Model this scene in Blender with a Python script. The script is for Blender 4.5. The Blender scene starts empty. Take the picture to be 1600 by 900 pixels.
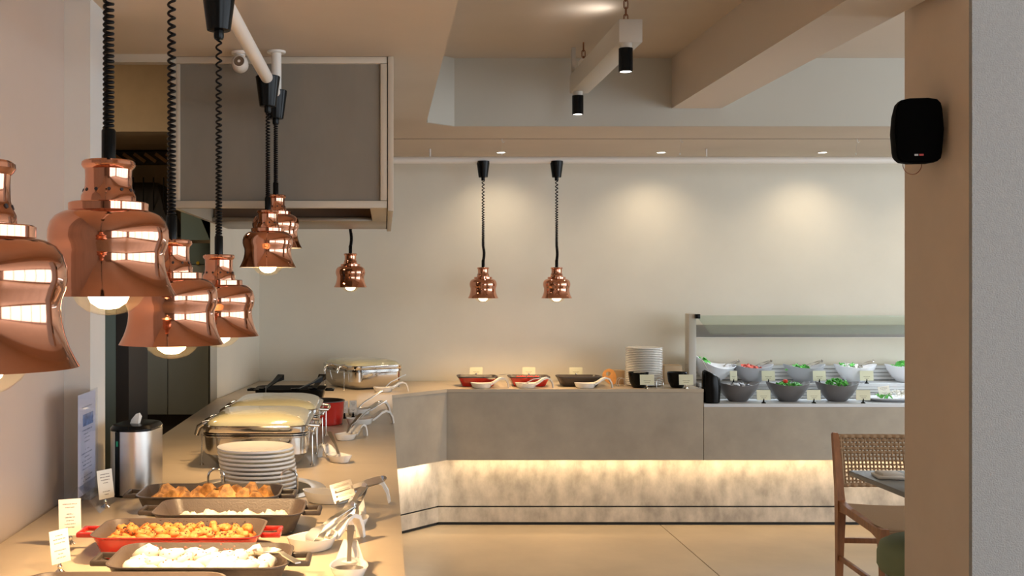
import bpy, bmesh, math, random
from mathutils import Matrix, Vector, Euler
random.seed(7)
PI = math.pi
R = math.radians
scene = bpy.context.scene
COL = scene.collection

# ------------------------------------------------------------------ camera, world, exposure
F, CX, CY, H = 1700.0, 600.0, 448.0, 1.56      # focal length in px, vanishing point, eye height
cam_d = bpy.data.cameras.new('camera')
cam = bpy.data.objects.new('camera', cam_d)
COL.objects.link(cam)
cam.location = (0, 0, H)
cam.rotation_euler = (R(90), 0, 0)
cam_d.sensor_width = 36.0
cam_d.lens = 36.0 * F / 1600.0
cam_d.shift_x = (800 - CX) / 1600.0
cam_d.shift_y = -(450 - CY) / 1600.0
cam_d.clip_start = 0.05
scene.camera = cam

world = bpy.data.worlds.new('daylight')
scene.world = world
world.use_nodes = True
bg = world.node_tree.nodes['Background']
bg.inputs[0].default_value = (0.82, 0.91, 1.0, 1)
bg.inputs[1].default_value = 4.7
vs = scene.view_settings
vs.view_transform = 'Standard'
vs.look = 'None'
vs.exposure = 0.0
vs.gamma = 1.0
vs.use_curve_mapping = False
scene.cycles.use_denoising = True

WARM = (1.0, 0.66, 0.34)
SOFT = (1.0, 0.80, 0.56)


def add_light(name, kind, loc, energy, color, rot=(0, 0, 0), parent=None, **kw):
    d = bpy.data.lights.new(name, kind)
    d.energy = energy
    d.color = color
    for k, v in kw.items():
        setattr(d, k, v)
    o = bpy.data.objects.new(name, d)
    COL.objects.link(o)
    o.location = loc
    o.rotation_euler = rot
    if parent:
        o.parent = parent
    return o


# window openings behind and to the right of the viewer: sampling portals for the daylight
for nm, loc, rot, sx, sy in (('window_portal', (3.75, -4.0, 1.5), (R(90), 0, 0), 4.2, 2.4),
                             ('window_portal', (6.0, 1.5, 1.5), (R(90), 0, R(90)), 9.8, 2.4)):
    p = add_light(nm, 'AREA', loc, 1.0, (1, 1, 1), rot, shape='RECTANGLE', size=sx, size_y=sy)
    p.data.cycles.is_portal = True

# ------------------------------------------------------------------ helpers


def gp(px, py, z):
    """point of the horizontal plane z that a pixel of the photograph shows"""
    y = F * (H - z) / (py - CY)
    return ((px - CX) * y / F, y)


MATS = {}


def mat(name, color, rough=0.5, metal=0.0, var=0.0, scale=8.0, bump=0.0, bscale=60.0, coat=0.0, spec=0.5,
        emit=None, estr=0.0, stretch=None, alpha=None):
    m = bpy.data.materials.new(name)
    m.use_nodes = True
    nt = m.node_tree
    b = nt.nodes['Principled BSDF']
    b.inputs['Base Color'].default_value = (*color, 1)
    b.inputs['Roughness'].default_value = rough
    b.inputs['Metallic'].default_value = metal
    b.inputs['Coat Weight'].default_value = coat
    b.inputs['Specular IOR Level'].default_value = spec
    if emit:
        b.inputs['Emission Color'].default_value = (*emit, 1)
        b.inputs['Emission Strength'].default_value = estr
    if var or bump:
        tc = nt.nodes.new('ShaderNodeTexCoord')
        mp = nt.nodes.new('ShaderNodeMapping')
        if stretch:
            mp.inputs['Scale'].default_value = stretch
        nt.links.new(tc.outputs['Object'], mp.inputs[0])
    if var:
        n = nt.nodes.new('ShaderNodeTexNoise')
        n.inputs['Scale'].default_value = scale
        n.inputs['Detail'].default_value = 6
        n.inputs['Roughness'].default_value = 0.6
        nt.links.new(mp.outputs[0], n.inputs['Vector'])
        r = nt.nodes.new('ShaderNodeValToRGB')
        r.color_ramp.elements[0].position = 0.32
        r.color_ramp.elements[1].position = 0.68
        r.color_ramp.elements[0].color = (*[c * (1 - var) for c in color], 1)
        r.color_ramp.elements[1].color = (*[min(1, c * (1 + var)) for c in color], 1)
        nt.links.new(n.outputs['Fac'], r.inputs[0])
        nt.links.new(r.outputs[0], b.inputs['Base Color'])
    if bump:
        n2 = nt.nodes.new('ShaderNodeTexNoise')
        n2.inputs['Scale'].default_value = bscale
        n2.inputs['Detail'].default_value = 3
        nt.links.new(mp.outputs[0], n2.inputs['Vector'])
        bp = nt.nodes.new('ShaderNodeBump')
        bp.inputs['Strength'].default_value = bump
        bp.inputs['Distance'].default_value = 0.004
        nt.links.new(n2.outputs['Fac'], bp.inputs['Height'])
        nt.links.new(bp.outputs[0], b.inputs['Normal'])
    MATS[name] = m
    return m


def clear_mat(name, tint, fac, rough=0.03):
    """thin clear sheet: mostly straight-through, a little mirror"""
    m = bpy.data.materials.new(name)
    m.use_nodes = True
    nt = m.node_tree
    nt.nodes.clear()
    out = nt.nodes.new('ShaderNodeOutputMaterial')
    mx = nt.nodes.new('ShaderNodeMixShader')
    tr = nt.nodes.new('ShaderNodeBsdfTransparent')
    tr.inputs[0].default_value = (*tint, 1)
    gl = nt.nodes.new('ShaderNodeBsdfGlossy')
    gl.inputs['Roughness'].default_value = rough
    mx.inputs[0].default_value = fac
    nt.links.new(tr.outputs[0], mx.inputs[1])
    nt.links.new(gl.outputs[0], mx.inputs[2])
    nt.links.new(mx.outputs[0], out.inputs[0])
    MATS[name] = m
    return m


def print_mat(name, paper, ink, lines=9, h=0.08, seed=0.0, w=0.6):
    """a paper card with rows of small printing (generated coordinates: x across, z up)"""
    m = bpy.data.materials.new(name)
    m.use_nodes = True
    nt = m.node_tree
    b = nt.nodes['Principled BSDF']
    b.inputs['Roughness'].default_value = 0.6
    tc = nt.nodes.new('ShaderNodeTexCoord')
    sp = nt.nodes.new('ShaderNodeSeparateXYZ')
    nt.links.new(tc.outputs['Generated'], sp.inputs[0])

    def mth(op, a, bb=None):
        n = nt.nodes.new('ShaderNodeMath')
        n.operation = op
        for i, v in enumerate((a, bb)):
            if v is None:
                continue
            if isinstance(v, (int, float)):
                n.inputs[i].default_value = v
            else:
                nt.links.new(v, n.inputs[i])
        return n.outputs[0]
    z = mth('MULTIPLY', sp.outputs[2], float(lines))
    row = mth('FLOOR', z)
    fr = mth('FRACT', z)
    on = mth('MULTIPLY', mth('GREATER_THAN', fr, 0.30), mth('LESS_THAN', fr, 0.62))
    # every row has its own length
    rl = mth('FRACT', mth('MULTIPLY', mth('SINE', mth('ADD', mth('MULTIPLY', row, 12.9), seed)), 43.7))
    half = mth('ADD', mth('MULTIPLY', rl, 0.22 * w / 0.6), 0.12)
    ins = mth('LESS_THAN', mth('ABSOLUTE', mth('SUBTRACT', sp.outputs[0], 0.5)), half)
    keep = mth('GREATER_THAN', mth('FRACT', mth('MULTIPLY', mth('SINE', mth('ADD', row, seed * 3 + 1.3)), 91.7)), 0.35)
    ns = nt.nodes.new('ShaderNodeTexNoise')
    ns.inputs['Scale'].default_value = 26.0
    nt.links.new(tc.outputs['Generated'], ns.inputs['Vector'])
    words = mth('GREATER_THAN', ns.outputs['Fac'], 0.44)
    edge = mth('MULTIPLY', mth('GREATER_THAN', sp.outputs[2], 0.1), mth('LESS_THAN', sp.outputs[2], 0.92))
    fac = mth('MULTIPLY', mth('MULTIPLY', on, ins), mth('MULTIPLY', mth('MULTIPLY', keep, words), edge))
    mx = nt.nodes.new('ShaderNodeMix')
    mx.data_type = 'RGBA'
    mx.inputs['A'].default_value = (*paper, 1)
    mx.inputs['B'].default_value = (*ink, 1)
    nt.links.new(fac, mx.inputs['Factor'])
    nt.links.new(mx.outputs['Result'], b.inputs['Base Color'])
    MATS[name] = m
    return m


class MB:
    """collects shapes of one part"""

    def __init__(s):
        s.v, s.f = [], []

    def add(s, vs_, fs, M=None):
        o = len(s.v)
        s.v += [tuple(M @ Vector(p)) if M else tuple(p) for p in vs_]
        s.f += [tuple(i + o for i in f) for f in fs]
        return s

    def box(s, c, d, bev=0.0, M=None, seg=2):
        x, y, z = (k / 2 for k in d)
        if bev <= 0:
            vs_ = [(a * x + c[0], b * y + c[1], e * z + c[2]) for a in (-1, 1) for b in (-1, 1) for e in (-1, 1)]
            fs = [(0, 1, 3, 2), (4, 6, 7, 5), (0, 4, 5, 1), (2, 3, 7, 6), (0, 2, 6, 4), (1, 5, 7, 3)]
            return s.add(vs_, fs, M)
        bm = bmesh.new()
        bmesh.ops.create_cube(bm, size=1)
        for v in bm.verts:
            v.co = Vector((v.co.x * d[0], v.co.y * d[1], v.co.z * d[2]))
        bmesh.ops.bevel(bm, geom=bm.edges[:], offset=bev, segments=seg, profile=0.5, affect='EDGES')
        bm.verts.index_update()
        vs_ = [(v.co.x + c[0], v.co.y + c[1], v.co.z + c[2]) for v in bm.verts]
        fs = [[v.index for v in f.verts] for f in bm.faces]
        bm.free()
        return s.add(vs_, fs, M)

    def b2(s, x0, x1, y0, y1, z0, z1, bev=0.0, M=None):
        return s.box(((x0 + x1) / 2, (y0 + y1) / 2, (z0 + z1) / 2), (x1 - x0, y1 - y0, z1 - z0), bev, M)

    def loft(s, loops, cap0=False, cap1=False, M=None):
        n = len(loops[0])
        vs_ = [p for l in loops for p in l]
        fs = []
        for k in range(len(loops) - 1):
            for i in range(n):
                j = (i + 1) % n
                fs.append((k * n + i, k * n + j, (k + 1) * n + j, (k + 1) * n + i))
        if cap0:
            fs.append(tuple(range(n - 1, -1, -1)))
        if cap1:
            fs.append(tuple((len(loops) - 1) * n + i for i in range(n)))
        return s.add(vs_, fs, M)

    def lathe(s, prof, n=32, c=(0, 0, 0), cap0=False, cap1=False, M=None):
        loops = [[(c[0] + r * math.cos(2 * PI * i / n), c[1] + r * math.sin(2 * PI * i / n), c[2] + z) for i in range(n)]
                 for r, z in prof]
        return s.loft(loops, cap0, cap1, M)

    def tube(s, pts, r, n=8, M=None, closed=False):
        pts = [Vector(p) for p in pts]
        rr = r if isinstance(r, (list, tuple)) else [r] * len(pts)
        loops = []
        up = None
        m = len(pts)
        for i, p in enumerate(pts):
            if closed:
                t = (pts[(i + 1) % m] - pts[i - 1])
            else:
                t = (pts[min(i + 1, m - 1)] - pts[max(i - 1, 0)])
            t.normalize()
            if up is None:
                up = Vector((0, 0, 1)) if abs(t.z) < 0.9 else Vector((1, 0, 0))
            a = (up - t * up.dot(t)).normalized()
            b = t.cross(a)
            up = a
            loops.append([tuple(p + (a * math.cos(2 * PI * k / n) + b * math.sin(2 * PI * k / n)) * rr[i]) for k in range(n)])
        if closed:
            loops.append(loops[0])
            return s.loft(loops, False, False, M)
        return s.loft(loops, True, True, M)

    def prism(s, poly, z0, z1, M=None):
        n = len(poly)
        return s.loft([[(x, y, z0) for x, y in poly], [(x, y, z1) for x, y in poly]], True, True, M)

    def build(s, name, m, parent=None, loc=(0, 0, 0), rot=(0, 0, 0), smooth=True, ang=38, label=None):
        me = bpy.data.meshes.new(name)
        me.from_pydata(s.v, [], s.f)
        bm = bmesh.new()
        bm.from_mesh(me)
        bmesh.ops.recalc_face_normals(bm, faces=bm.faces[:])
        bm.to_mesh(me)
        bm.free()
        if smooth:
            me.polygons.foreach_set('use_smooth', [True] * len(me.polygons))
            me.set_sharp_from_angle(angle=R(ang))
        me.materials.append(MATS[m] if isinstance(m, str) else m)
        me.update()
        o = bpy.data.objects.new(name, me)
        COL.objects.link(o)
        o.location = loc
        o.rotation_euler = rot
        if parent:
            o.parent = parent
        if label:
            o['label'] = label
        return o


def tag(o, label, cat, group=None, kind=None):
    o['label'] = label
    o['category'] = cat
    if group:
        o['group'] = group
    if kind:
        o['kind'] = kind
    return o


def thing(name, label, cat, loc=(0, 0, 0), rz=0.0, group=None):
    o = bpy.data.objects.new(name, None)
    COL.objects.link(o)
    o.empty_display_size = 0.05
    o.location = loc
    o.rotation_euler = (0, 0, rz)
    return tag(o, label, cat, group)


def struct(name, mb, m, parent=None, label=None, **kw):
    o = mb.build(name, m, parent, **kw)
    if parent is None:
        o['kind'] = 'structure'
    if label:
        o['label'] = label
    return o


def copy_obj(o, parent=None):
    c = o.copy()
    COL.objects.link(c)
    c.parent = parent
    return c


def copy_tree(o, label, loc, rz):
    c = copy_obj(o)
    c['label'] = label
    c.location = loc
    c.rotation_euler = (0, 0, rz)
    for ch in list(o.children):
        d = copy_obj(ch, c)
        for g in list(ch.children):
            copy_obj(g, d)
    return c


def rrect(w, d, r, z, n=6, cx=0.0, cy=0.0):
    """rounded rectangle loop"""
    r = min(r, w / 2 - 1e-4, d / 2 - 1e-4)
    pts = []
    for (sx, sy, a0) in ((1, 1, 0), (-1, 1, 90), (-1, -1, 180), (1, -1, 270)):
        for k in range(n + 1):
            a = R(a0 + 90 * k / n)
            pts.append((cx + sx * (w / 2 - r) + r * math.cos(a), cy + sy * (d / 2 - r) + r * math.sin(a), z))
    return pts


def ell(a, b, z, n=28, wave=0.0, cx=0.0, cy=0.0):
    return [(cx + a * math.cos(2 * PI * i / n), cy + b * math.sin(2 * PI * i / n), z + wave * math.cos(4 * PI * i / n)) for i in range(n)]


# ------------------------------------------------------------------ materials
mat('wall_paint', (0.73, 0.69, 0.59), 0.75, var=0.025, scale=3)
mat('pilaster_tone', (0.60, 0.585, 0.56), 0.7)  # greyer colour on this face of the left wall
mat('wall_left_tone', (0.50, 0.415, 0.355), 0.6, var=0.02, scale=3)  # darker, pinker colour than the pilaster face of the same wall
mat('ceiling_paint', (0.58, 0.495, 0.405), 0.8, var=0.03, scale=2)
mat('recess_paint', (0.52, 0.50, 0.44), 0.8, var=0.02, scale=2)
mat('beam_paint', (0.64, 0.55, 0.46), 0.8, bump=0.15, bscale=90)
mat('pier_paint', (0.70, 0.57, 0.45), 0.8, var=0.03, scale=5, bump=0.1, bscale=60)
mat('stucco', (0.38, 0.37, 0.36), 0.9, var=0.05, scale=60, bump=1.0, bscale=200)
mat('concrete_floor', (0.47, 0.37, 0.255), 0.36, var=0.10, scale=2.2, bump=0.03)
mat('joint', (0.16, 0.12, 0.09), 0.8)
mat('concrete_panel', (0.385, 0.33, 0.255), 0.62, var=0.10, scale=4.5, bump=0.05)
mat('concrete_plinth', (0.46, 0.40, 0.33), 0.7, var=0.34, scale=9.0, bump=0.08, stretch=(1, 1, 0.6))
mat('countertop', (0.47, 0.385, 0.28), 0.34, var=0.06, scale=5)
mat('salad_top', (0.62, 0.63, 0.64), 0.35)
mat('black_gap', (0.02, 0.018, 0.015), 0.8)
mat('white_pipe', (0.80, 0.75, 0.69), 0.4)
mat('hood_frame', (0.52, 0.46, 0.37), 0.45)
mat('hood_panel', (0.205, 0.182, 0.147), 0.55, var=0.06, scale=7, stretch=(1, 1, 0.4))
mat('hood_inside', (0.16, 0.10, 0.06), 0.5)
mat('hood_ledge', (0.34, 0.29, 0.23), 0.35, metal=0.6)
mat('copper', (0.70, 0.33, 0.215), 0.08, metal=1.0)
mat('shade_white', (0.92, 0.88, 0.80), 0.5)
mat('black_plastic', (0.005, 0.005, 0.005), 0.22, spec=0.16)
mat('cord_black', (0.006, 0.005, 0.005), 0.35, spec=0.12)
mat('filament', (1, 0.9, 0.7), 0.5, emit=(1.0, 0.80, 0.50), estr=9.0)
clear_mat('bulb_glass', (1.0, 0.96, 0.88), 0.10)
clear_mat('guard_glass', (0.88, 0.94, 0.91), 0.14)
clear_mat('acrylic', (0.94, 0.95, 0.97), 0.10)
mat('rail_grey', (0.27, 0.25, 0.23), 0.35)
mat('chrome', (0.72, 0.70, 0.67), 0.10, metal=1.0)
mat('steel', (0.66, 0.63, 0.59), 0.30, metal=1.0)
mat('brushed', (0.60, 0.58, 0.55), 0.30, metal=1.0, bump=0.05, bscale=40, stretch=(30, 30, 0.3))
mat('lid_glass', (0.46, 0.44, 0.29), 0.07, coat=1.0, spec=0.8)  # cream reflection of the ceiling put into the glass colour
mat('porcelain', (0.82, 0.79, 0.74), 0.16, coat=0.5)
mat('porcelain_edge', (0.84, 0.82, 0.78), 0.2, coat=0.4)
mat('cast_iron', (0.048, 0.036, 0.030), 0.42, bump=0.12, bscale=220)
mat('cast_iron_inside', (0.085, 0.063, 0.052), 0.36, bump=0.12, bscale=220)
mat('red_enamel', (0.50, 0.02, 0.012), 0.25, coat=0.5)
mat('gnocchi', (0.62, 0.18, 0.035), 0.5, var=0.32, scale=60, bump=0.3, bscale=120)
mat('pastry', (0.70, 0.31, 0.085), 0.55, var=0.6, scale=45, bump=0.5, bscale=160)
mat('egg_white', (0.74, 0.68, 0.57), 0.4, var=0.06, scale=60, bump=0.2, bscale=90)
mat('crumble', (0.90, 0.80, 0.62), 0.7, var=0.12, scale=80, bump=0.5, bscale=150)
mat('ink_black', (0.03, 0.02, 0.02), 0.6)
mat('ham', (0.62, 0.10, 0.06), 0.5)
mat('bowl_grey', (0.42, 0.42, 0.44), 0.35)
mat('bowl_dark', (0.15, 0.14, 0.14), 0.4)
mat('bowl_white', (0.80, 0.80, 0.82), 0.25, coat=0.3)
mat('lettuce', (0.10, 0.42, 0.06), 0.5, var=0.4, scale=50)
mat('tomato', (0.72, 0.05, 0.03), 0.3)
mat('cheese', (0.86, 0.83, 0.76), 0.5)
mat('slat', (0.66, 0.67, 0.67), 0.4)
mat('slat_gap', (0.10, 0.11, 0.11), 0.6)
mat('cardboard', (0.50, 0.36, 0.22), 0.8)
mat('bamboo', (0.74, 0.33, 0.08), 0.5, var=0.1, scale=30)
mat('teak', (0.30, 0.115, 0.04), 0.42, var=0.25, scale=9, stretch=(6, 6, 0.7))
mat('rope', (0.34, 0.21, 0.11), 0.8, bump=0.5, bscale=260)
mat('table_top', (0.16, 0.17, 0.18), 0.4)
mat('linen', (0.72, 0.69, 0.64), 0.9)
mat('sage', (0.22, 0.26, 0.15), 0.9, bump=0.2, bscale=300)
mat('kitchen_wall', (0.42, 0.31, 0.19), 0.8, var=0.05)
mat('kitchen_door', (0.30, 0.32, 0.29), 0.4)
mat('kitchen_dark', (0.035, 0.03, 0.028), 0.5)
mat('kitchen_glass', (0.20, 0.26, 0.24), 0.2)
mat('kitchen_brown', (0.10, 0.055, 0.03), 0.5)
mat('wood_slat', (0.34, 0.20, 0.10), 0.7, var=0.3, scale=12)
mat('yellow_knob', (0.85, 0.55, 0.03), 0.4)
mat('led', (1, 0.85, 0.6), 0.5, emit=(1.0, 0.80, 0.52), estr=2.5)
mat('lamp_glow', (1, 1, 1), 0.5, emit=(1.0, 0.93, 0.82), estr=8.0)
mat('rust', (0.24, 0.10, 0.05), 0.6, metal=0.5)
mat('plaster_grey', (0.56, 0.52, 0.46), 0.6)
mat('speaker_grille', (0.002, 0.002, 0.002), 0.8, spec=0.03)
mat('logo_white', (0.5, 0.5, 0.5), 0.5)
mat('logo_red', (0.5, 0.04, 0.03), 0.5)
mat('copper_wire', (0.30, 0.12, 0.06), 0.5)
mat('green_led', (0.0, 0.25, 0.12), 0.4)
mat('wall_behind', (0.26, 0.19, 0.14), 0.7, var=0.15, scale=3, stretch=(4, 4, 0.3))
mat('window_frame_paint', (0.3, 0.3, 0.3), 0.5)
print_mat('card_print', (0.86, 0.82, 0.72), (0.28, 0.24, 0.20), 10, seed=1.7)
print_mat('card_print_b', (0.86, 0.82, 0.72), (0.28, 0.24, 0.20), 11, seed=4.1)
print_mat('card_print_c', (0.86, 0.82, 0.72), (0.28, 0.24, 0.20), 9, seed=7.9)
print_mat('label_print', (0.72, 0.70, 0.50), (0.34, 0.30, 0.18), 6, seed=2.3)
print_mat('menu_print', (0.56, 0.58, 0.72), (0.20, 0.22, 0.32), 26, seed=5.2)
mat('menu_photo', (0.12, 0.20, 0.42), 0.5, var=0.6, scale=50)

# ------------------------------------------------------------------ the room
ZC = 0.90          # counter top
ZS = 2.458         # lower ceiling
ZU = 2.84          # upper ceiling
YB = 7.63          # back wall
YF = 7.01          # back counter front

fl = struct('floor', MB().b2(-4, 6.2, -4.2, 9.6, -0.12, -0.004), 'joint', label='dark joints and bed beneath the floor slabs')
for xa, xb in ((-4, -2.99), (-2.99, -0.59), (-0.59, 1.81), (1.81, 4.21), (4.21, 6.2)):
    MB().b2(xa + 0.003, xb - 0.003, -4.2, 9.6, -0.004, 0.0).build('floor_slab', 'concrete_floor', fl)

struct('wall_back', MB().b2(-0.875, 6.2, YB, YB + 0.15, 0, 3.0), 'wall_paint')
# short return at the left end of the back wall, up to the kitchen opening
struct('wall_return', MB().prism([(-0.875, YB), (-0.99, 6.45), (-1.03, 6.45), (-1.03, YB + 0.15), (-0.875, YB + 0.15)], 0, 3.0), 'wall_paint')
struct('wall_left', MB().b2(-1.2, -0.994, 1.3, 3.38, 0, ZS), 'wall_left_tone')
struct('wall_left_unseen_dark', MB().b2(-1.2, -0.994, -4.2, 1.3, 0, ZS), 'wall_behind')  # unseen dark stretch, added to dim copper reflections and warm bounce
struct('wall_pilaster', MB().b2(-1.25, -0.9125, 3.38, 3.56, 0, ZS), 'pilaster_tone')
struct('ceiling_soffit', MB().prism([(-4, -4.2), (0.232, -4.2), (0.232, 5.96), (0.39, 6.1), (6.2, 6.1), (6.2, 7.8), (-1.0, 7.8),
                                      (-1.0, 6.4), (-0.82, 6.4), (-0.82, 4.24), (-4, 4.24)], ZS, ZU + 0.3), 'ceiling_paint')
struct('wall_recess', MB().prism([(0.234, 5.955), (0.392, 6.098), (6.2, 6.098), (6.2, 6.09), (0.394, 6.09), (0.238, 5.948)], ZS + 0.001, ZU), 'recess_paint')
struct('ceiling', MB().b2(0.2, 6.2, -4.2, 6.2, ZU, ZU + 0.15), 'ceiling_paint')
struct('ceiling_beam', MB().b2(1.61, 1.887, -4.2, 6.09, 2.558, ZU), 'beam_paint')
struct('trim_1', MB().b2(-4, -0.82, 4.2, 4.25, 2.427, ZS), 'hood_frame')
# pier at the right
struct('wall_pier', MB().b2(1.938, 2.9, 3.605, 4.05, 0, ZU), 'pier_paint')
struct('wall_pier_front', MB().b2(1.938, 2.9, 3.585, 3.604, 0, ZU), 'stucco')
# walls with window openings behind and to the right of the viewer
wr = MB()
wr.b2(-1.2, 6.2, -4.2, -4.05, 0, 0.3).b2(-1.2, 6.2, -4.2, -4.05, 2.7, 3.0).b2(-1.2, 1.65, -4.2, -4.05, 0.3, 2.7).b2(5.85, 6.2, -4.2, -4.05, 0.3, 2.7)
struct('wall_front', wr, 'wall_behind')
wr = MB()
for xm in (3.05, 4.45):
    wr.b2(xm - 0.04, xm + 0.04, -4.17, -4.08, 0.3, 2.7)
struct('window_1', wr, 'window_frame_paint')
wr = MB()
wr.b2(6.05, 6.2, -4.05, 7.8, 0, 0.3).b2(6.05, 6.2, -4.05, 7.8, 2.7, 3.0).b2(6.05, 6.2, 6.4, 7.8, 0.3, 2.7).b2(6.05, 6.2, -4.05, -3.4, 0.3, 2.7)
struct('wall_right', wr, 'wall_behind')
wr = MB()
for ym in (-1.55, 0.3, 2.15, 4.2):
    wr.b2(6.08, 6.17, ym - 0.04, ym + 0.04, 0.3, 2.7)
struct('window_2', wr, 'window_frame_paint')

# kitchen beyond the opening
struct('wall_kitchen_back', MB().b2(-4, -1.03, 7.5, 7.65, 0, 3.2), 'kitchen_wall')
struct('wall_kitchen_bulkhead', MB().b2(-4, -1.0, 6.45, 7.5, 2.48, 3.2), 'kitchen_wall')
struct('wall_kitchen_left', MB().b2(-4.1, -4, 3.4, 7.65, 0, 3.2), 'kitchen_wall')
struct('wall_kitchen_front', MB().b2(-4, -1.2, 3.3, 3.4, 0, ZS), 'kitchen_wall')
struct('ceiling_kitchen', MB().b2(-4, -0.82, 4.25, 6.45, 3.05, 3.2), 'kitchen_wall')

# thin service line with hooks along the back soffit
struct('trim_2', MB().b2(0.05, 6.0, 6.60, 6.605, ZS - 0.002, ZS), 'joint')

# ------------------------------------------------------------------ counters
ct = thing('buffet_counter', 'long concrete look buffet counter running into an angled corner, warm lit plinth', 'counter', (0, 6.8, 0))


def cpart(name, mb, m, label=None, **kw):
    return mb.build(name, m, ct, loc=(0, -6.8, 0), label=label, **kw)


XL, XR = -0.985, 0.048
YEND = 6.62
poly = [(XL, 3.372), (XL, 1.2), (XR, 1.2), (XR, YEND), (0.405, YF), (2.06, YF), (2.06, 7.62), (-0.87, 7.62), (-0.97, 6.46), (XL, 6.44), (XL, 3.568), (-0.908, 3.568), (-0.908, 3.372)]
cpart('worktop', MB().prism(poly, ZC - 0.02, ZC), 'countertop', smooth=False)
# upper panels
cpart('front_panel', MB().b2(0.405, 2.0595, YF + 0.004, YF + 0.03, 0.442, ZC - 0.021), 'concrete_panel')
a = Vector((XR, YEND, 0)); b = Vector((0.405, YF, 0)); d = (b - a).normalized(); n = Vector((d.y, -d.x, 0))


def slanted(off0, off1, z0, z1, e0=0.0, e1=0.0):
    p = [a - d * e0 - n * off0, b + d * e1 - n * off0, b + d * e1 - n * off1, a - d * e0 - n * off1]
    return MB().prism([(q.x, q.y) for q in p], z0, z1)


cpart('front_panel', slanted(0.004, 0.03, 0.442, ZC - 0.021, e1=0.004), 'concrete_panel')
cpart('side_panel', MB().b2(XR - 0.03, XR - 0.004, 1.2, YEND, 0.442, ZC - 0.021), 'concrete_panel')
# plinth, set back
cpart('plinth_panel', MB().b2(0.353, 4.4, YF + 0.115, YF + 0.13, 0.125, 0.60), 'concrete_plinth')
cpart('plinth_panel', slanted(0.115, 0.13, 0.125, 0.60, e0=0.12, e1=0.051), 'concrete_plinth')
cpart('plinth_base', MB().b2(0.353, 4.4, YF + 0.110, YF + 0.13, 0.02, 0.115), 'concrete_plinth')
cpart('plinth_base', slanted(0.110, 0.13, 0.02, 0.115, e0=0.12, e1=0.048), 'concrete_plinth')
cpart('plinth_gap', MB().b2(0.353, 4.4, YF + 0.125, YF + 0.134, 0.0, 0.60), 'black_gap')
cpart('plinth_gap', slanted(0.125, 0.134, 0.0, 0.60, e0=0.12, e1=0.051), 'black_gap')
cpart('plinth_side', MB().b2(-0.90, XR - 0.09, 1.25, 6.6, 0, ZC - 0.03), 'concrete_plinth')
cpart('carcass', MB().b2(-0.86, 2.05, 7.15, 7.61, 0, ZC - 0.022), 'black_gap')
# warm strip light behind the overhang
cpart('strip_light', MB().b2(0.45, 4.3, YF + 0.032, YF + 0.044, 0.448, 0.454), 'led', label='warm glowing strip under the overhang')
add_light('strip_lamp', 'AREA', (2.35, YF + 0.036, 0.445), 11, (1.0, 0.74, 0.42), (R(14), 0, 0), shape='RECTANGLE', size=3.8, size_y=0.02)
m_ = (a + b) / 2 - n * 0.04
add_light('strip_lamp', 'AREA', (m_.x, m_.y, 0.445), 1.9, (1.0, 0.82, 0.58), (R(14), 0, math.atan2(d.y, d.x)), shape='RECTANGLE', size=0.42, size_y=0.02)

# salad bar counter
ZB = 0.805
sb = thing('salad_bar', 'lower concrete look counter with slatted two tier salad display', 'counter', (2.06, YF, 0))


def spart(name, mb, m, parent=sb, label=None, **kw):
    return mb.build(name, m, parent, loc=(-2.06, -YF, 0), label=label, **kw)


spart('worktop', MB().b2(2.062, 4.4, YF, 7.62, ZB - 0.02, ZB), 'salad_top')
spart('front_panel', MB().b2(2.0625, 4.4, YF + 0.003, YF + 0.03, 0.442, ZB - 0.021), 'concrete_panel')
spart('upper_tier', MB().b2(2.13, 4.4, 7.345, 7.62, 0.885, 0.905), 'salad_top')
spart('back_board', MB().b2(2.13, 4.4, 7.36, 7.37, ZB, 0.885), 'slat_gap')
spart('back_board', MB().b2(2.13, 4.4, 7.612, 7.622, 0.905, 1.01), 'slat_gap')
for k in range(4):
    z = ZB + 0.003 + k * 0.0195
    spart('slat', MB().b2(2.13, 4.4, 7.345, 7.36, z, z + 0.0165), 'slat')
for k in range(4):
    z = 0.912 + k * 0.0255
    spart('slat', MB().b2(2.13, 4.4, 7.598, 7.612, z, z + 0.0215), 'slat')

# sneeze guard
sg = thing('sneeze_guard', 'metal post and rail holding sloping clear glass above the salad bar', 'guard', (2.09, 7.42, ZB))


def gpart(name, mb, m, **kw):
    return mb.build(name, m, sg, loc=(-2.09, -7.42, -ZB), **kw)


gpart('post', MB().b2(2.066, 2.117, 7.375, 7.47, ZB, 1.378, 0.004), 'plaster_grey')
gpart('rail', MB().b2(2.117, 4.4, 7.40, 7.46, 1.217, 1.30, 0.003), 'rail_grey')
MA = Matrix.Translation((0, 0, 0))
gpart('glass_pane', MB().loft([[(x, 7.385, 1.365), (x, 7.06, 1.258), (x, 7.062, 1.250), (x, 7.387, 1.357)] for x in (2.122, 4.4)], True, True), 'guard_glass')
gpart('glass_clamp', MB().b2(2.105, 2.135, 7.34, 7.376, 1.345, 1.375, 0.003), 'black_plastic')
gpart('bolt', MB().lathe([(0.006, 0), (0.006, 0.006), (0.0, 0.006)], 10, M=Matrix.Translation((2.066, 7.40, 1.04)) @ Matrix.Rotation(R(-90), 4, 'Y')), 'chrome')
add_light('guard_lamp', 'AREA', (3.2, 7.40, 1.21), 7.0, (0.74, 0.87, 1.0), (R(-38), 0, 0), parent=None, shape='RECTANGLE', size=2.1, size_y=0.05)
gpart('led_strip', MB().b2(2.13, 4.3, 7.41, 7.45, 1.2125, 1.2165), 'shade_white')

# ------------------------------------------------------------------ extractor hood over the counter
hd = thing('extractor_hood', 'large boxed extractor hood with grey panel and cream frame under the ceiling', 'hood', (-0.38, 5.0, 1.867))


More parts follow.
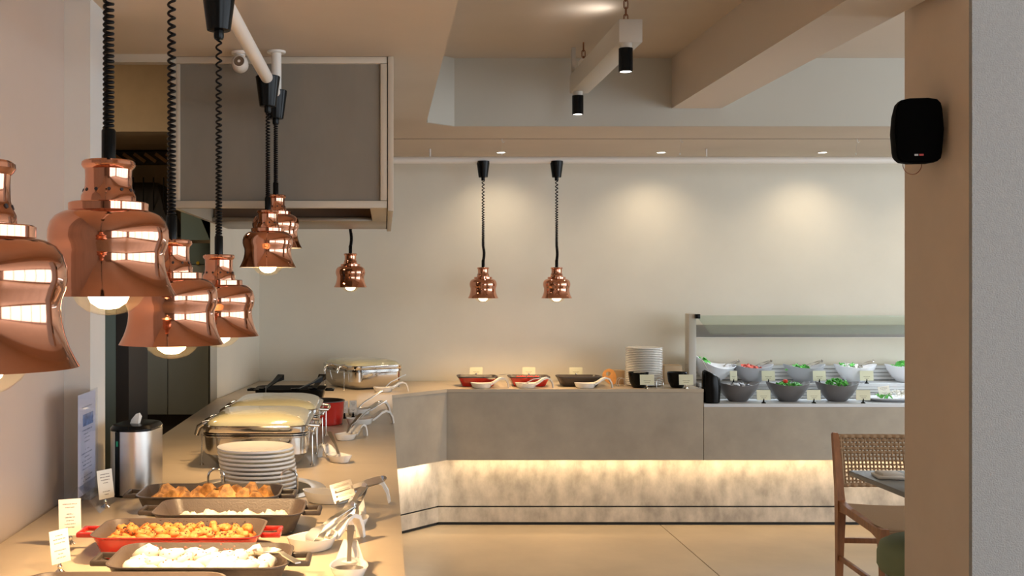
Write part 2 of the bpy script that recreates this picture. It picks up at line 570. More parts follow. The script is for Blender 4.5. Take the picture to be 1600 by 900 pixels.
def hpart(name, mb, m, **kw):
    return mb.build(name, m, hd, loc=(0.38, -5.0, -1.867), **kw)


HX0, HX1, HY0, HY1, HZ = -0.81, 0.037, 4.24, 5.80, 1.867
hpart('frame_rail', MB().b2(HX0, 0.012, HY0, HY0 + 0.03, 2.43, ZS - 0.001, 0.002), 'hood_frame')
hpart('frame_rail', MB().b2(HX0, 0.012, HY0, HY0 + 0.03, HZ, HZ + 0.028, 0.002), 'hood_frame')
hpart('frame_stile', MB().b2(HX0, HX0 + 0.014, HY0, HY0 + 0.03, HZ + 0.029, 2.429, 0.002), 'hood_frame')
hpart('frame_stile', MB().b2(-0.014, 0.012, HY0, HY0 + 0.03, HZ + 0.029, 2.429, 0.002), 'hood_frame')
hpart('front_panel', MB().b2(HX0 + 0.01, -0.012, HY0 + 0.014, HY0 + 0.024, HZ + 0.02, 2.44), 'hood_panel')
hpart('side_panel', MB().b2(0.015, HX1, HY0 - 0.005, HY1, HZ - 0.012, ZS - 0.001, 0.002), 'hood_frame')
hpart('side_panel', MB().b2(HX0 - 0.02, HX0, HY0, HY1, HZ, ZS - 0.001), 'hood_frame')
hpart('back_panel', MB().b2(HX0, 0.015, HY1 - 0.02, HY1, HZ, ZS - 0.001), 'hood_panel')
hpart('inner_lining', MB().b2(HX0 + 0.01, 0.0, HY0 + 0.03, HY1 - 0.03, HZ + 0.12, HZ + 0.13), 'hood_inside')
hpart('rim_ledge', MB().b2(HX0, 0.012, 5.12, HY1 - 0.02, HZ, HZ + 0.02, 0.003), 'hood_ledge')
hpart('rim_ledge', MB().b2(-0.055, 0.012, HY0 + 0.031, 5.115, HZ, HZ + 0.02, 0.003), 'hood_frame')
hpart('inner_wall', MB().b2(HX0 + 0.005, 0.0, 5.16, 5.17, HZ + 0.02, HZ + 0.12), 'hood_inside')

# ------------------------------------------------------------------ lamp rails
rl = thing('lamp_rail', 'white lamp rail pipe with ceiling post beside the extractor hood', 'rail', (-0.41, 2.5, 2.27))
RZ = 2.292
XROW = -0.41
MB().tube([(0, -3.2, 0.022), (0, 1.66, 0.022)], 0.021, 20).build('pipe', 'white_pipe', rl)
MB().tube([(0, 1.645, 0.022), (0, 1.645, ZS - 2.27)], 0.019, 20).build('post', 'white_pipe', rl)
MB().lathe([(0, 0), (0.034, 0), (0.036, 0.004), (0.036, 0.008), (0, 0.008)], 24, (0, 1.645, ZS - 2.27 - 0.009)).build('flange', 'white_pipe', rl)
rb = thing('lamp_rail', 'long white lamp rail pipe running along the back wall', 'rail', (2.5, 7.09, 2.36))
MB().tube([(-3.2, 0, 0.025), (3.4, 0, 0.025)], 0.023, 16).build('pipe', 'white_pipe', rb)
for x in (-2.2, -0.4, 1.4, 3.0):
    MB().tube([(x, 0, 0.04), (x, 0, ZS - 2.36)], 0.006, 8).build('hanger', 'white_pipe', rb)

# small hooks with thin wires above the rail
for x, nm in ((0.716, 'small wire hook on the soffit above the left back lamp'), (1.80, 'small wire hook on the soffit above the plate stack'),
              (2.87, 'small wire hook on the soffit nearest the speaker')):
    t = thing('wire_hook', nm, 'hook', (x, 6.60, ZS - 0.002), 0, 'small hooks along the back soffit')
    MB().tube([(0, 0, 0), (0, 0, -0.014), (0.008, 0, -0.022), (0.014, 0, -0.016)], 0.0028, 6).build('hook', 'steel', t)
    MB().tube([(0.0, 0, -0.018), (0.0, 0.02, -0.085)], 0.0008, 5).build('wire', 'steel', t)
    MB().lathe([(0, 0), (0.004, 0.002), (0.004, 0.01), (0, 0.012)], 8, (0, 0.02, -0.095)).build('weight', 'steel', t)

# ------------------------------------------------------------------ copper heat lamps
SHADE = [(0.1, 0.0), (0.0965, 0.006), (0.0905, 0.018), (0.0860, 0.031), (0.0828, 0.045), (0.0818, 0.058), (0.0825, 0.066), (0.0865, 0.076),
         (0.0885, 0.086), (0.0880, 0.098), (0.0845, 0.110), (0.0775, 0.119), (0.068, 0.1245), (0.0585, 0.127), (0.0585, 0.1375), (0.0565, 0.139),
         (0.0405, 0.1395), (0.0400, 0.149), (0.0385, 0.152), (0.0362, 0.157), (0.0345, 0.163), (0.0340, 0.178), (0.0345, 0.188), (0.0375, 0.191),
         (0.0395, 0.1945), (0.0390, 0.199), (0.0360, 0.2015), (0.030, 0.2005), (0.010, 0.199)]
INNER = [(0.0985, 0.0003), (0.094, 0.006), (0.088, 0.018), (0.0835, 0.031), (0.080, 0.050), (0.081, 0.068), (0.084, 0.088), (0.080, 0.108),
         (0.066, 0.118), (0.03, 0.120), (0.0, 0.120)]
BULB = [(0.0, -0.029), (0.016, -0.0275), (0.032, -0.022), (0.045, -0.012), (0.0535, 0.002), (0.056, 0.018), (0.051, 0.038), (0.036, 0.060), (0.018, 0.085), (0.017, 0.112)]
CORE = [(0.0, -0.020), (0.014, -0.018), (0.026, -0.010), (0.032, 0.003), (0.031, 0.018), (0.022, 0.036), (0.0, 0.046)]


def helix(z0, z1, r, wr, dense):
    """coiled cord from z0 (bottom) to z1; tight at the bottom, stretched at the top"""
    pts = []
    z, th = z0, 0.0
    L = z1 - z0
    while z < z1:
        t = (z - z0) / L
        pitch = 0.0068 + (dense - 0.0068) * t ** 1.3
        pts.append((r * math.cos(th), r * math.sin(th), z))
        th += 2 * PI / 11
        z += pitch / 11
    return pts


def heat_lamp(x, y, zrim, ztop, label, energy, dense=0.022, group='copper heat lamps over the counters', kink=0.0):
    cr, cw = (0.0072, 0.0034) if kink else (0.0064, 0.0027)
    t = thing('heat_lamp', label, 'heat lamp', (x, y, zrim), 0, group)
    sh = MB().lathe(SHADE, 48).build('lamp_shade', 'copper', t, ang=28)
    holes = [(0.0385 * math.cos(k), 0.0385 * math.sin(k)) for k in [2 * PI * (i + 0.5) / 12 for i in range(12)]]
    hb = MB()
    for k in range(12):
        an = 2 * PI * (k + 0.5) / 12
        M = Matrix.Translation((0.0352 * math.cos(an), 0.0352 * math.sin(an), 0.1565)) @ Matrix.Rotation(an, 4, 'Z') @ Matrix.Rotation(R(70), 4, 'Y')
        MBk = MB().lathe([(0.0, 0), (0.0026, 0), (0.0026, 0.0022), (0.0, 0.0022)], 8, M=M)
        hb.add(MBk.v, MBk.f)
    o = hb.build('vent_holes', 'ink_black', sh)
    o['kind'] = 'stuff'
    MB().lathe(INNER, 40).build('reflector', 'shade_white', t, ang=60)
    MB().lathe(BULB, 32).build('bulb', 'bulb_glass', t, ang=80)
    MB().lathe(CORE, 20).build('filament', 'filament', t, ang=80)
    MB().lathe([(0.0, 0.196), (0.0105, 0.196), (0.0105, 0.246), (0.0085, 0.249), (0, 0.249)], 16).build('cord_sleeve', 'black_plastic', t)
    top = ztop - zrim
    # cap: a cup that grips the rail from below
    MB().lathe([(0, -0.118), (0.0105, -0.118), (0.0125, -0.113), (0.0125, -0.098), (0.029, -0.096), (0.030, -0.092), (0.0435, 0.008), (0.042, 0.010), (0.040, 0.006), (0.0, -0.03)], 28,
               (0, 0, top)).build('ceiling_cup', 'black_plastic', t)
    pts = helix(0.240, top - 0.108, cr, cw, dense)
    if kink:
        pts = [(p[0] + kink * math.sin(PI * min(1, max(0, (p[2] - 0.24) / 0.10))), p[1], p[2]) for p in pts]
    MB().tube(pts, cw, 6).build('coiled_cord', 'cord_black', t, ang=180)
    add_light('heat_glow', 'SPOT', (0, 0, -0.034), energy, WARM, (0, 0, 0), parent=t, spot_size=R(128), spot_blend=0.8, shadow_soft_size=0.03)
    return t


EN = 50
heat_lamp(-0.400, 1.06, 1.481, RZ, 'copper heat lamp nearest the viewer, cut off by the left edge', EN)
heat_lamp(XROW, 1.62, 1.546, RZ, 'large copper heat lamp with clear bulb, second in the row', EN, 0.013)
heat_lamp(XROW, 2.10, 1.449, RZ, 'copper heat lamp third in the row, hung low over white food', EN, 0.020)
heat_lamp(XROW, 2.70, 1.438, RZ, 'copper heat lamp fourth in the row, below the tall black cup', EN, 0.024)
heat_lamp(XROW, 3.84, 1.628, RZ, 'copper heat lamp hung high in front of the extractor hood', 20, 0.013)
heat_lamp(XROW, 4.12, 1.706, RZ, 'copper heat lamp under the rail post, highest of the row', 16, 0.009)
heat_lamp(-0.200, 6.48, 1.556, 2.448, 'small copper heat lamp below the hood over the far chafing dish', 18, 0.012, kink=0.006)
heat_lamp(0.646, 7.09, 1.485, 2.368, 'left of the two copper heat lamps on the back rail', 18, 0.026, kink=0.006)
heat_lamp(1.125, 7.09, 1.485, 2.368, 'right of the two copper heat lamps on the back rail', 18, 0.026, kink=0.004)

# ------------------------------------------------------------------ recessed downlights
for x, y, lb in ((0.782, 7.27, 'round downlight in the back soffit nearest the copper lamps'), (1.852, 7.27, 'round downlight in the back soffit, middle one'),
                 (2.93, 7.27, 'round downlight in the back soffit nearest the speaker'), (4.0, 7.27, 'round downlight in the back soffit hidden behind the pier')):
    t = thing('downlight', lb, 'downlight', (x, y, ZS), 0, 'downlights in the back soffit')
    MB().lathe([(0.028, -0.001), (0.032, -0.004), (0.036, -0.003), (0.036, 0.0)], 28).build('trim_ring', 'steel', t)
    MB().lathe([(0.0, -0.0015), (0.028, -0.0015)], 24).build('lens', 'lamp_glow', t)
    add_light('downlight_beam', 'SPOT', (0, 0, -0.012), 13, SOFT, (R(10), 0, 0), parent=t, spot_size=R(128), spot_blend=1.0, shadow_soft_size=0.025)

# ------------------------------------------------------------------ hanging light bar
lb = thing('light_bar', 'cream beam hung on chains with two black spotlights', 'light', (1.045, 5.2, 2.6))
MB().b2(-0.045, 0.055, -0.57, 0.66, 0.0, 0.10, 0.004).build('beam', 'plaster_grey', lb)
for y in (-0.55, 0.60):
    s = MB().lathe([(0.024, 0.0), (0.030, 0.0), (0.030, 0.100), (0.0, 0.100)], 24, (-0.012, y, -0.122)).build('spotlight', 'black_plastic', lb)
    MB().lathe([(0.0, 0.001), (0.024, 0.001)], 20, (-0.012, y, -0.122)).build('lens', 'lamp_glow', s)
    MB().lathe([(0.0, 0.0), (0.026, 0.0), (0.026, 0.022), (0, 0.022)], 20, (-0.012, y, -0.022)).build('spot_neck', 'plaster_grey', lb)
    add_light('spot_beam', 'SPOT', (-0.012, y, -0.13), 25, (1.0, 0.86, 0.68), (0, 0, 0), parent=lb, spot_size=R(60), spot_blend=0.6, shadow_soft_size=0.024)


def link(c, L, w, r, flip):
    pts = []
    for k in range(20):
        an = 2 * PI * k / 20
        u, v = w * math.cos(an), (L - w) * (1 if math.sin(an) >= 0 else -1) * (1 if abs(math.sin(an)) > 0.3 else 0) + w * math.sin(an)
        pts.append((c[0] + (u if not flip else 0), c[1] + (u if flip else 0), c[2] + v))
    return MB().tube(pts, r, 6, closed=True)


for y in (-0.50, 0.50):
    z, k = 0.118, 0
    while z < ZU - 2.6 - 0.02:
        link((0, y, z), 0.019, 0.0085, 0.0026, k % 2 == 1).build('chain_link', 'rust', lb)
        z += 0.031
        k += 1
    MB().tube([(0, y, 0.1), (0, y, 0.104), (0, y, 0.112)], 0.003, 6).build('eye_bolt', 'steel', lb)
    MB().tube([(0, y, ZU - 2.6 - 0.025), (0, y, ZU - 2.6)], 0.004, 6).build('ceiling_hook', 'rust', lb)
MB().b2(-0.03, 0.05, 0.42, 0.50, 0.101, 0.14, 0.006).build('transformer', 'white_pipe', lb)
MB().b2(-0.04, -0.02, 0.62, 0.66, 0.08, ZU - 2.6, 0.0).build('cable_duct', 'plaster_grey', lb)
MB().b2(-0.03, 0.03, -0.32, -0.12, 0.101, 0.106).build('uplight', 'shade_white', lb)
add_light('uplight_beam', 'SPOT', (-0.03, -0.2, 0.115), 1.6, (1.0, 0.95, 0.9), (0, R(150), 0), parent=lb, spot_size=R(160), spot_blend=1.0, shadow_soft_size=0.06)

# ------------------------------------------------------------------ speaker and security camera
sp = thing('wall_speaker', 'black loudspeaker on a bracket at the side of the pier', 'speaker', (1.85, 3.80, 1.99))
ol = []
for z, w in ((0.0, 0.115), (0.010, 0.138), (0.03, 0.146), (0.11, 0.158), (0.18, 0.148), (0.200, 0.138), (0.213, 0.115)):
    ol.append((w, z))


def spk(yy, k):
    L = [(-w / 2 * k, yy, 0.1065 + (z - 0.1065) * k) for w, z in ol]
    Rr = [(w / 2 * k, yy, 0.1065 + (z - 0.1065) * k) for w, z in reversed(ol)]
    return L + [(-0.03, yy, 0.1065 + 0.112 * k), (0.03, yy, 0.1065 + 0.112 * k)] + Rr + [(0.03, yy, 0.1065 - 0.111 * k), (-0.03, yy, 0.1065 - 0.111 * k)]


rzS = Matrix.Rotation(R(-10), 4, 'Z')
MB().loft([spk(-0.062, 1.0), spk(-0.02, 1.0), spk(0.05, 0.82), spk(0.075, 0.6)], True, True, rzS).build('cabinet', 'speaker_grille', sp)
g = MB().loft([spk(-0.072, 0.90), spk(-0.068, 0.96), spk(-0.0625, 0.97)], True, False, rzS).build('grille', 'speaker_grille', sp)
MB().box((-0.012, -0.0728, 0.022), (0.012, 0.001, 0.006), M=rzS).build('emblem', 'logo_white', g)
MB().box((0.004, -0.0728, 0.022), (0.014, 0.001, 0.006), M=rzS).build('emblem', 'logo_red', g)
MB().b2(0.045, 0.070, 0.0, 0.035, 0.075, 0.135, 0.004).b2(0.068, 0.087, -0.012, 0.045, 0.068, 0.14, 0.003).build('bracket', 'black_plastic', sp)
MB().tube([(-0.005 + 0.033 * math.cos(k), 0.0, -0.002 - 0.036 * math.sin(k)) for k in [PI * i / 14 for i in range(15)]], 0.0016, 6).build('wire', 'copper_wire', sp)
cm = thing('security_camera', 'small round white security camera at the top of the hood frame', 'camera', (-0.548, 4.15, 2.35))
MB().lathe([(0, 0.096), (0.034, 0.096), (0.034, 0.106), (0, 0.106)], 20).build('base', 'white_pipe', cm)
MB().lathe([(0, 0.04), (0.016, 0.04), (0.018, 0.096)], 16, cap0=True).build('stem', 'white_pipe', cm)
cb = MB().lathe([(0.0, -0.03), (0.024, -0.028), (0.031, -0.018), (0.031, 0.016), (0.022, 0.028), (0.0, 0.03)], 24, M=Matrix.Translation((0, -0.01, 0.058)) @ Matrix.Rotation(R(80), 4, 'X')).build('camera_body', 'white_pipe', cm)
MB().lathe([(0.0, 0.0295), (0.016, 0.0295), (0.018, 0.032), (0.02, 0.0285)], 20, M=Matrix.Translation((0, -0.01, 0.058)) @ Matrix.Rotation(R(80), 4, 'X')).build('lens', 'hood_inside', cm)

# ------------------------------------------------------------------ kitchen things
kc = thing('kitchen_cabinet', 'grey green double door cabinet seen through the kitchen opening', 'cabinet', (-1.4, 7.2, 0.0))
MB().b2(-0.27, 0.36, -0.18, 0.28, 0.735, 1.84).build('body', 'kitchen_door', kc)
for x0, x1 in ((-0.268, 0.006), (0.010, 0.27)):
    MB().b2(x0, x1, -0.20, -0.181, 0.738, 1.70, 0.003).build('door', 'kitchen_door', kc)
MB().b2(-0.27, 0.36, -0.20, -0.181, 1.705, 1.84, 0.002).build('control_panel', 'kitchen_glass', kc)
for x in (0.148, 0.204):
    MB().lathe([(0, 0), (0.011, 0), (0.011, 0.012), (0.008, 0.016), (0, 0.016)], 14, M=Matrix.Translation((x, -0.20, 1.712)) @ Matrix.Rotation(R(90), 4, 'X')).build('knob', 'yellow_knob', kc)
MB().b2(-0.27, 0.36, -0.14, 0.28, 0.0, 0.734).build('plinth', 'kitchen_dark', kc)
kb = thing('tall_fridge', 'tall dark fridge with brown side and green glass edge in the kitchen', 'fridge', (-1.36, 5.35, 0))
MB().b2(-0.30, -0.018, 0, 0.5, 0, 1.95).build('side_panel', 'kitchen_brown', kb)
MB().b2(-0.016, 0.036, 0.02, 0.45, 0, 1.94).build('glass_edge', 'kitchen_glass', kb)
MB().b2(0.038, 0.10, 0.02, 0.45, 0, 1.94).build('frame', 'kitchen_dark', kb)
kh = thing('kitchen_vent', 'black slanted vent hood on the kitchen wall above the cabinet', 'vent', (-1.5, 7.0, 1.9))
MB().loft([[(-0.35, -0.15, 0.0), (0.15, -0.15, 0.0), (0.15, 0.4, 0.0), (-0.35, 0.4, 0.0)], [(-0.35, 0.1, 0.34), (0.02, 0.1, 0.34), (0.02, 0.4, 0.34), (-0.35, 0.4, 0.34)]], True, True).build('canopy', 'kitchen_dark', kh)
for k in range(7):
    MB().box((-0.3 + k * 0.065, -0.035, 0.17), (0.006, 0.012, 0.38), M=Matrix.Translation((0, -0.0, 0)) @ Matrix.Rotation(0, 4, 'X')).build('rib', 'black_plastic', kh, rot=(0, 0, 0))
kd = thing('splash_panel', 'dark glossy panel with slanted white edge behind the hood', 'panel', (-1.12, 6.75, 1.85))
MB().b2(-0.14, 0.08, 0.0, 0.02, 0.0, 0.22).build('board', 'kitchen_glass', kd)
MB().prism([(0.04, 0.0), (0.14, 0.0), (0.14, 0.06), (0.085, 0.13), (-0.02, 0.21), (-0.05, 0.21)], -0.02, 0.0, Matrix.Rotation(R(90), 4, 'X')).build('slanted_edge', 'plaster_grey', kd)
ws = thing('wood_crate', 'wooden slatted crate stored high on the kitchen wall', 'crate', (-1.5, 7.3, 2.40))
for k in range(14):
    MB().box((0, 0, 0), (0.022, 0.02, 0.09)).build('slat', 'wood_slat', ws, loc=(-0.5 + k * 0.072, 0.0, 0.025), rot=(0, R(-55), 0))
MB().b2(-0.55, 0.5, 0.02, 0.12, -0.01, 0.07).build('body', 'kitchen_dark', ws)
add_light('kitchen_fill', 'AREA', (-1.9, 5.3, 3.03), 14, (1.0, 0.80, 0.55), (0, 0, 0), shape='RECTANGLE', size=0.6, size_y=0.3)  # fill lamp added to brighten the dim kitchen
cl = thing('kitchen_fill_housing', 'added rectangular kitchen fill light, unseen above the opening', 'light', (-1.9, 5.3, 3.035))  # unseen housing made up for the fill lamp
MB().b2(-0.32, 0.32, -0.17, 0.17, 0, 0.015).build('housing', 'white_pipe', cl)

# ------------------------------------------------------------------ pans and food on the near counter


def pan(x, y, w, dd, h, label, outer, inner, rz=0.0, group='roasting pans on the near counter', name='roasting_pan', handles=True, z=ZC):
    t = thing(name, label, 'pan', (x, y, z), rz, group)
    L = [rrect(w - 0.07, dd - 0.06, 0.03, 0.0), rrect(w - 0.055, dd - 0.045, 0.035, 0.004), rrect(w - 0.012, dd - 0.010, 0.045, h - 0.006), rrect(w, dd, 0.048, h - 0.003), rrect(w, dd, 0.048, h)]
    MB().loft(L, True, False).build('body', outer, t)
    L = [rrect(w, dd, 0.048, h), rrect(w - 0.010, dd - 0.010, 0.045, h), rrect(w - 0.06, dd - 0.05, 0.035, 0.008)]
    MB().loft(L, False, True).build('interior', inner, t)
    if handles:
        for s in (-1, 1):
            hb = MB()
            hx = s * (w / 2 + 0.022)
            hb.box((s * (w / 2 + 0.038), 0, h - 0.010), (0.012, 0.085, 0.013), 0.004)
            for q in (-1, 1):
                hb.box((s * (w / 2 + 0.016), q * 0.037, h - 0.010), (0.044, 0.012, 0.012), 0.003)
            hb.build('handle', outer, t)
    return t


pan(-0.530, 2.175, 0.410, 0.232, 0.06, 'black cast iron pan cut off by the bottom edge', 'cast_iron', 'cast_iron_inside')
pan(-0.406, 2.437, 0.398, 0.232, 0.06, 'black cast iron pan of white poached pieces near the bottom edge', 'cast_iron', 'cast_iron_inside')
pan(-0.505, 2.710, 0.415, 0.228, 0.06, 'red enamelled pan full of orange gnocchi', 'red_enamel', 'cast_iron_inside')
pan(-0.417, 2.970, 0.405, 0.225, 0.06, 'deep black cast iron pan with pale crumble', 'cast_iron', 'cast_iron_inside')
pan(-0.509, 3.208, 0.416, 0.222, 0.06, 'black cast iron pan of golden pastries before the plates', 'cast_iron', 'cast_iron_inside')


def lumps(n, kind, jit, ratio=(1, 1, 1), smooth=True):
    """a few lumpy meshes that many food pieces share"""
    out = []
    for q in range(n):
        bm = bmesh.new()
        bmesh.ops.create_icosphere(bm, subdivisions=2, radius=1.0)
        ph = [random.uniform(0, 6) for _ in range(6)]
        for v in bm.verts:
            c = v.co.copy()
            k = 1 + jit * (math.sin(3 * c.x + ph[0]) * math.sin(3 * c.y + ph[1]) + 0.7 * math.sin(4 * c.z + ph[2] + 2 * c.x))
            v.co = Vector((c.x * k * ratio[0], c.y * k * ratio[1], c.z * k * ratio[2]))
        me = bpy.data.meshes.new(kind)
        bm.to_mesh(me)
        bm.free()
        me.polygons.foreach_set('use_smooth', [True] * len(me.polygons))
        me.materials.append(MATS[kind])
        out.append(me)
    return out


def food(name, me, loc, rot, sc, label, group, cat='food'):
    o = bpy.data.objects.new(name, me)
    COL.objects.link(o)
    o.location = loc
    o.rotation_euler = rot
    o.scale = (sc, sc, sc)
    return tag(o, label, cat, group)


gm = lumps(6, 'gnocchi', 0.20, (1.25, 0.85, 0.8))
for lay, zz in ((0, 0.026), (1, 0.043)):
    nx, ny = (14, 6) if lay == 0 else (12, 5)
    for i in range(nx):
        for j in range(ny):
            u = (i + 0.5 + (j % 2) * 0.4) / (nx + 0.4) - 0.5
            v = (j + 0.5) / ny - 0.5
            k = 0.355 if lay == 0 else 0.355
            x = -0.505 + u * k + random.uniform(-0.006, 0.006)
            y = 2.710 + v * 0.168 + random.uniform(-0.005, 0.005)
            food('gnocchi', random.choice(gm), (x, y, ZC + zz + random.uniform(-0.003, 0.006)), (random.uniform(-.5, .5), random.uniform(-.5, .5), random.uniform(0, 6)),
                 random.uniform(0.0125, 0.0165), 'plump orange gnocchi piece in the red pan', 'gnocchi in the red pan')
# herb specks on the gnocchi
em = lumps(6, 'egg_white', 0.26, (1.2, 1.0, 0.75))
for i in range(9):
    for j in range(4):
        u = (i + 0.5 + (j % 2) * 0.3) / 9.3 - 0.5
        v = (j + 0.5) / 4 - 0.5
        food('poached_egg', random.choice(em), (-0.406 + u * 0.325 + random.uniform(-.006, .006), 2.437 + v * 0.165 + random.uniform(-.006, .006), ZC + 0.036 + random.uniform(-.004, .016)),
             (random.uniform(-.4, .4), random.uniform(-.4, .4), random.uniform(0, 6)), random.uniform(0.017, 0.026), 'soft white poached egg piece in the black pan', 'poached pieces in the black pan')
# golden pastries: folded triangles
tri = []
for q in range(3):
    m0 = MB()
    hh = 0.034 + 0.004 * q
    for k in range(3):
        w0 = 0.034 - 0.004 * k
        m0.loft([[(-w0, -0.017 + k * 0.003, 0.003 * k), (w0, -0.017 + k * 0.003, 0.003 * k), (w0, 0.017 - k * 0.002, 0.003 * k), (-w0, 0.017 - k * 0.002, 0.003 * k)],
                 [(-w0 * 0.7 + 0.004 * q, -0.013, hh * 0.55), (w0 * 0.6, -0.012, hh * 0.5), (w0 * 0.6, 0.012, hh * 0.5), (-w0 * 0.7 + 0.004 * q, 0.012, hh * 0.55)],
                 [(-0.010 + 0.006 * q, -0.006, hh), (0.006 + 0.004 * q, -0.006, hh * 0.96), (0.006 + 0.004 * q, 0.006, hh * 0.96), (-0.010 + 0.006 * q, 0.006, hh)]], True, True)
    o = m0.build('pastry', 'pastry')
    tri.append(o.data)
    bpy.data.objects.remove(o)
for i in range(8):
    for j in range(2):
        food('pastry', random.choice(tri), (-0.509 + ((i + 0.5 + 0.4 * (j % 2)) / 8.4 - 0.5) * 0.34, 3.208 + (j - 0.5) * 0.070, ZC + 0.022 + random.uniform(0, 0.010)),
             (random.uniform(-.25, .25), random.uniform(-.25, .25), random.uniform(-0.6, 0.6)), random.uniform(1.0, 1.3), 'golden brown folded pastry in the rear black pan', 'pastries in the rear pan')


def heap(name, cx, cy, w, dd, z, amp, m, label, cat, n=44, k=22, group=None):
    vs_, fs = [], []
    for j in range(k + 1):
        for i in range(n + 1):
            u, v = i / n - 0.5, j / k - 0.5
            e = min(1, (0.5 - abs(u)) * 9) * min(1, (0.5 - abs(v)) * 6)
            zz = e * (amp * 0.55 + amp * 0.45 * math.sin(u * 31 + 2 * math.sin(v * 17)) * math.sin(v * 23 + u * 9) + random.uniform(-.15, .15) * amp)
            vs_.append((u * w, v * dd, zz))
    for j in range(k):
        for i in range(n):
            p = j * (n + 1) + i
            fs.append((p, p + 1, p + n + 2, p + n + 1))
    o = MB().add(vs_, fs).build(name, m, None, loc=(cx, cy, z), ang=180)
    return tag(o, label, cat, group, 'stuff')


heap('crumble', -0.417, 2.970, 0.345, 0.165, ZC + 0.009, 0.036, 'crumble', 'pale crumbly rice filling in the deep black pan', 'food')
heap('cream', -0.530, 2.175, 0.34, 0.17, ZC + 0.009, 0.024, 'crumble', 'pale food in the pan at the bottom edge', 'food')


def specks(name, cx, cy, w, dd, z, n, m, label, r=0.0016):
    o = MB()
    for _ in range(n):
        x, y = random.uniform(-w / 2, w / 2), random.uniform(-dd / 2, dd / 2)
        o.box((x, y, random.uniform(0, 0.010)), (r * 2, r * random.uniform(1, 2.4), r))
    b = o.build(name, m, None, loc=(cx, cy, z), smooth=False)
    return tag(b, label, 'garnish', None, 'stuff')


specks('sesame', -0.505, 2.710, 0.31, 0.15, ZC + 0.054, 150, 'ink_black', 'dark seeds sprinkled over the orange gnocchi')
specks('pepper', -0.406, 2.437, 0.29, 0.15, ZC + 0.058, 60, 'ham', 'red and dark specks sprinkled over the poached pieces')

# ------------------------------------------------------------------ plates


def plate_mesh(r):
    L = [(0.0, 0.0), (r * 0.55, 0.0), (r * 0.60, 0.002), (r * 0.95, 0.0085), (r * 0.99, 0.0095), (r, 0.0115), (r, 0.0150), (r * 0.99, 0.0168), (r * 0.96, 0.0165), (r * 0.62, 0.0065), (0.0, 0.005)]
    o = MB().lathe(L, 48).build('plate', 'porcelain')
    me = o.data
    bpy.data.objects.remove(o)
    return me


pd = thing('plate_dispenser', 'steel rimmed round plate well with wire loops on the counter, its dark hole painted', 'plate holder', (-0.415, 3.56, ZC))
MB().lathe([(0.176, 0.0012), (0.178, 0.0025), (0.222, 0.0025), (0.225, 0.0)], 56).build('rim', 'steel', pd)
MB().lathe([(0, 0.0008), (0.177, 0.0012)], 48).build('well', 'black_gap', pd)  # flat black disc paints the darkness of an uncut hole
for an in (R(210), R(322), R(85)):
    cxx, cyy = 0.142 * math.cos(an), 0.142 * math.sin(an)
    M = Matrix.Translation((cxx, cyy, 0))
    pts = [(-0.026, 0, 0.0)] + [(-0.026 * math.cos(k), 0, 0.05 + 0.026 * math.sin(k)) for k in [PI * i / 12 for i in range(13)]] + [(0.026, 0, 0.0)]
    MB().tube(pts, 0.0035, 8, M=M).build('guide_loop', 'chrome', pd)
me = plate_mesh(0.125)
for k in range(10):
    o = bpy.data.objects.new('plate', me)
    COL.objects.link(o)
    o.location = (-0.405 - 0.0018 * k, 3.56, ZC + 0.001 + 0.0134 * k)
    top = k == 9
    tag(o, 'white plate on top of the near plate stack' if top else 'white dinner plate in the near stack below its top plate', 'plate', 'near plate stack')
me2 = plate_mesh(0.121)
for k in range(22):
    o = bpy.data.objects.new('plate', me2)
    COL.objects.link(o)
    o.location = (1.735 + random.uniform(-.0015, .0015), 7.26, ZC + 0.001 + 0.0114 * k)
    tag(o, 'white plate on top of the tall back plate stack' if k == 21 else 'white plate in the tall back stack below its top plate', 'plate', 'tall back plate stack')

# ------------------------------------------------------------------ chafing dishes


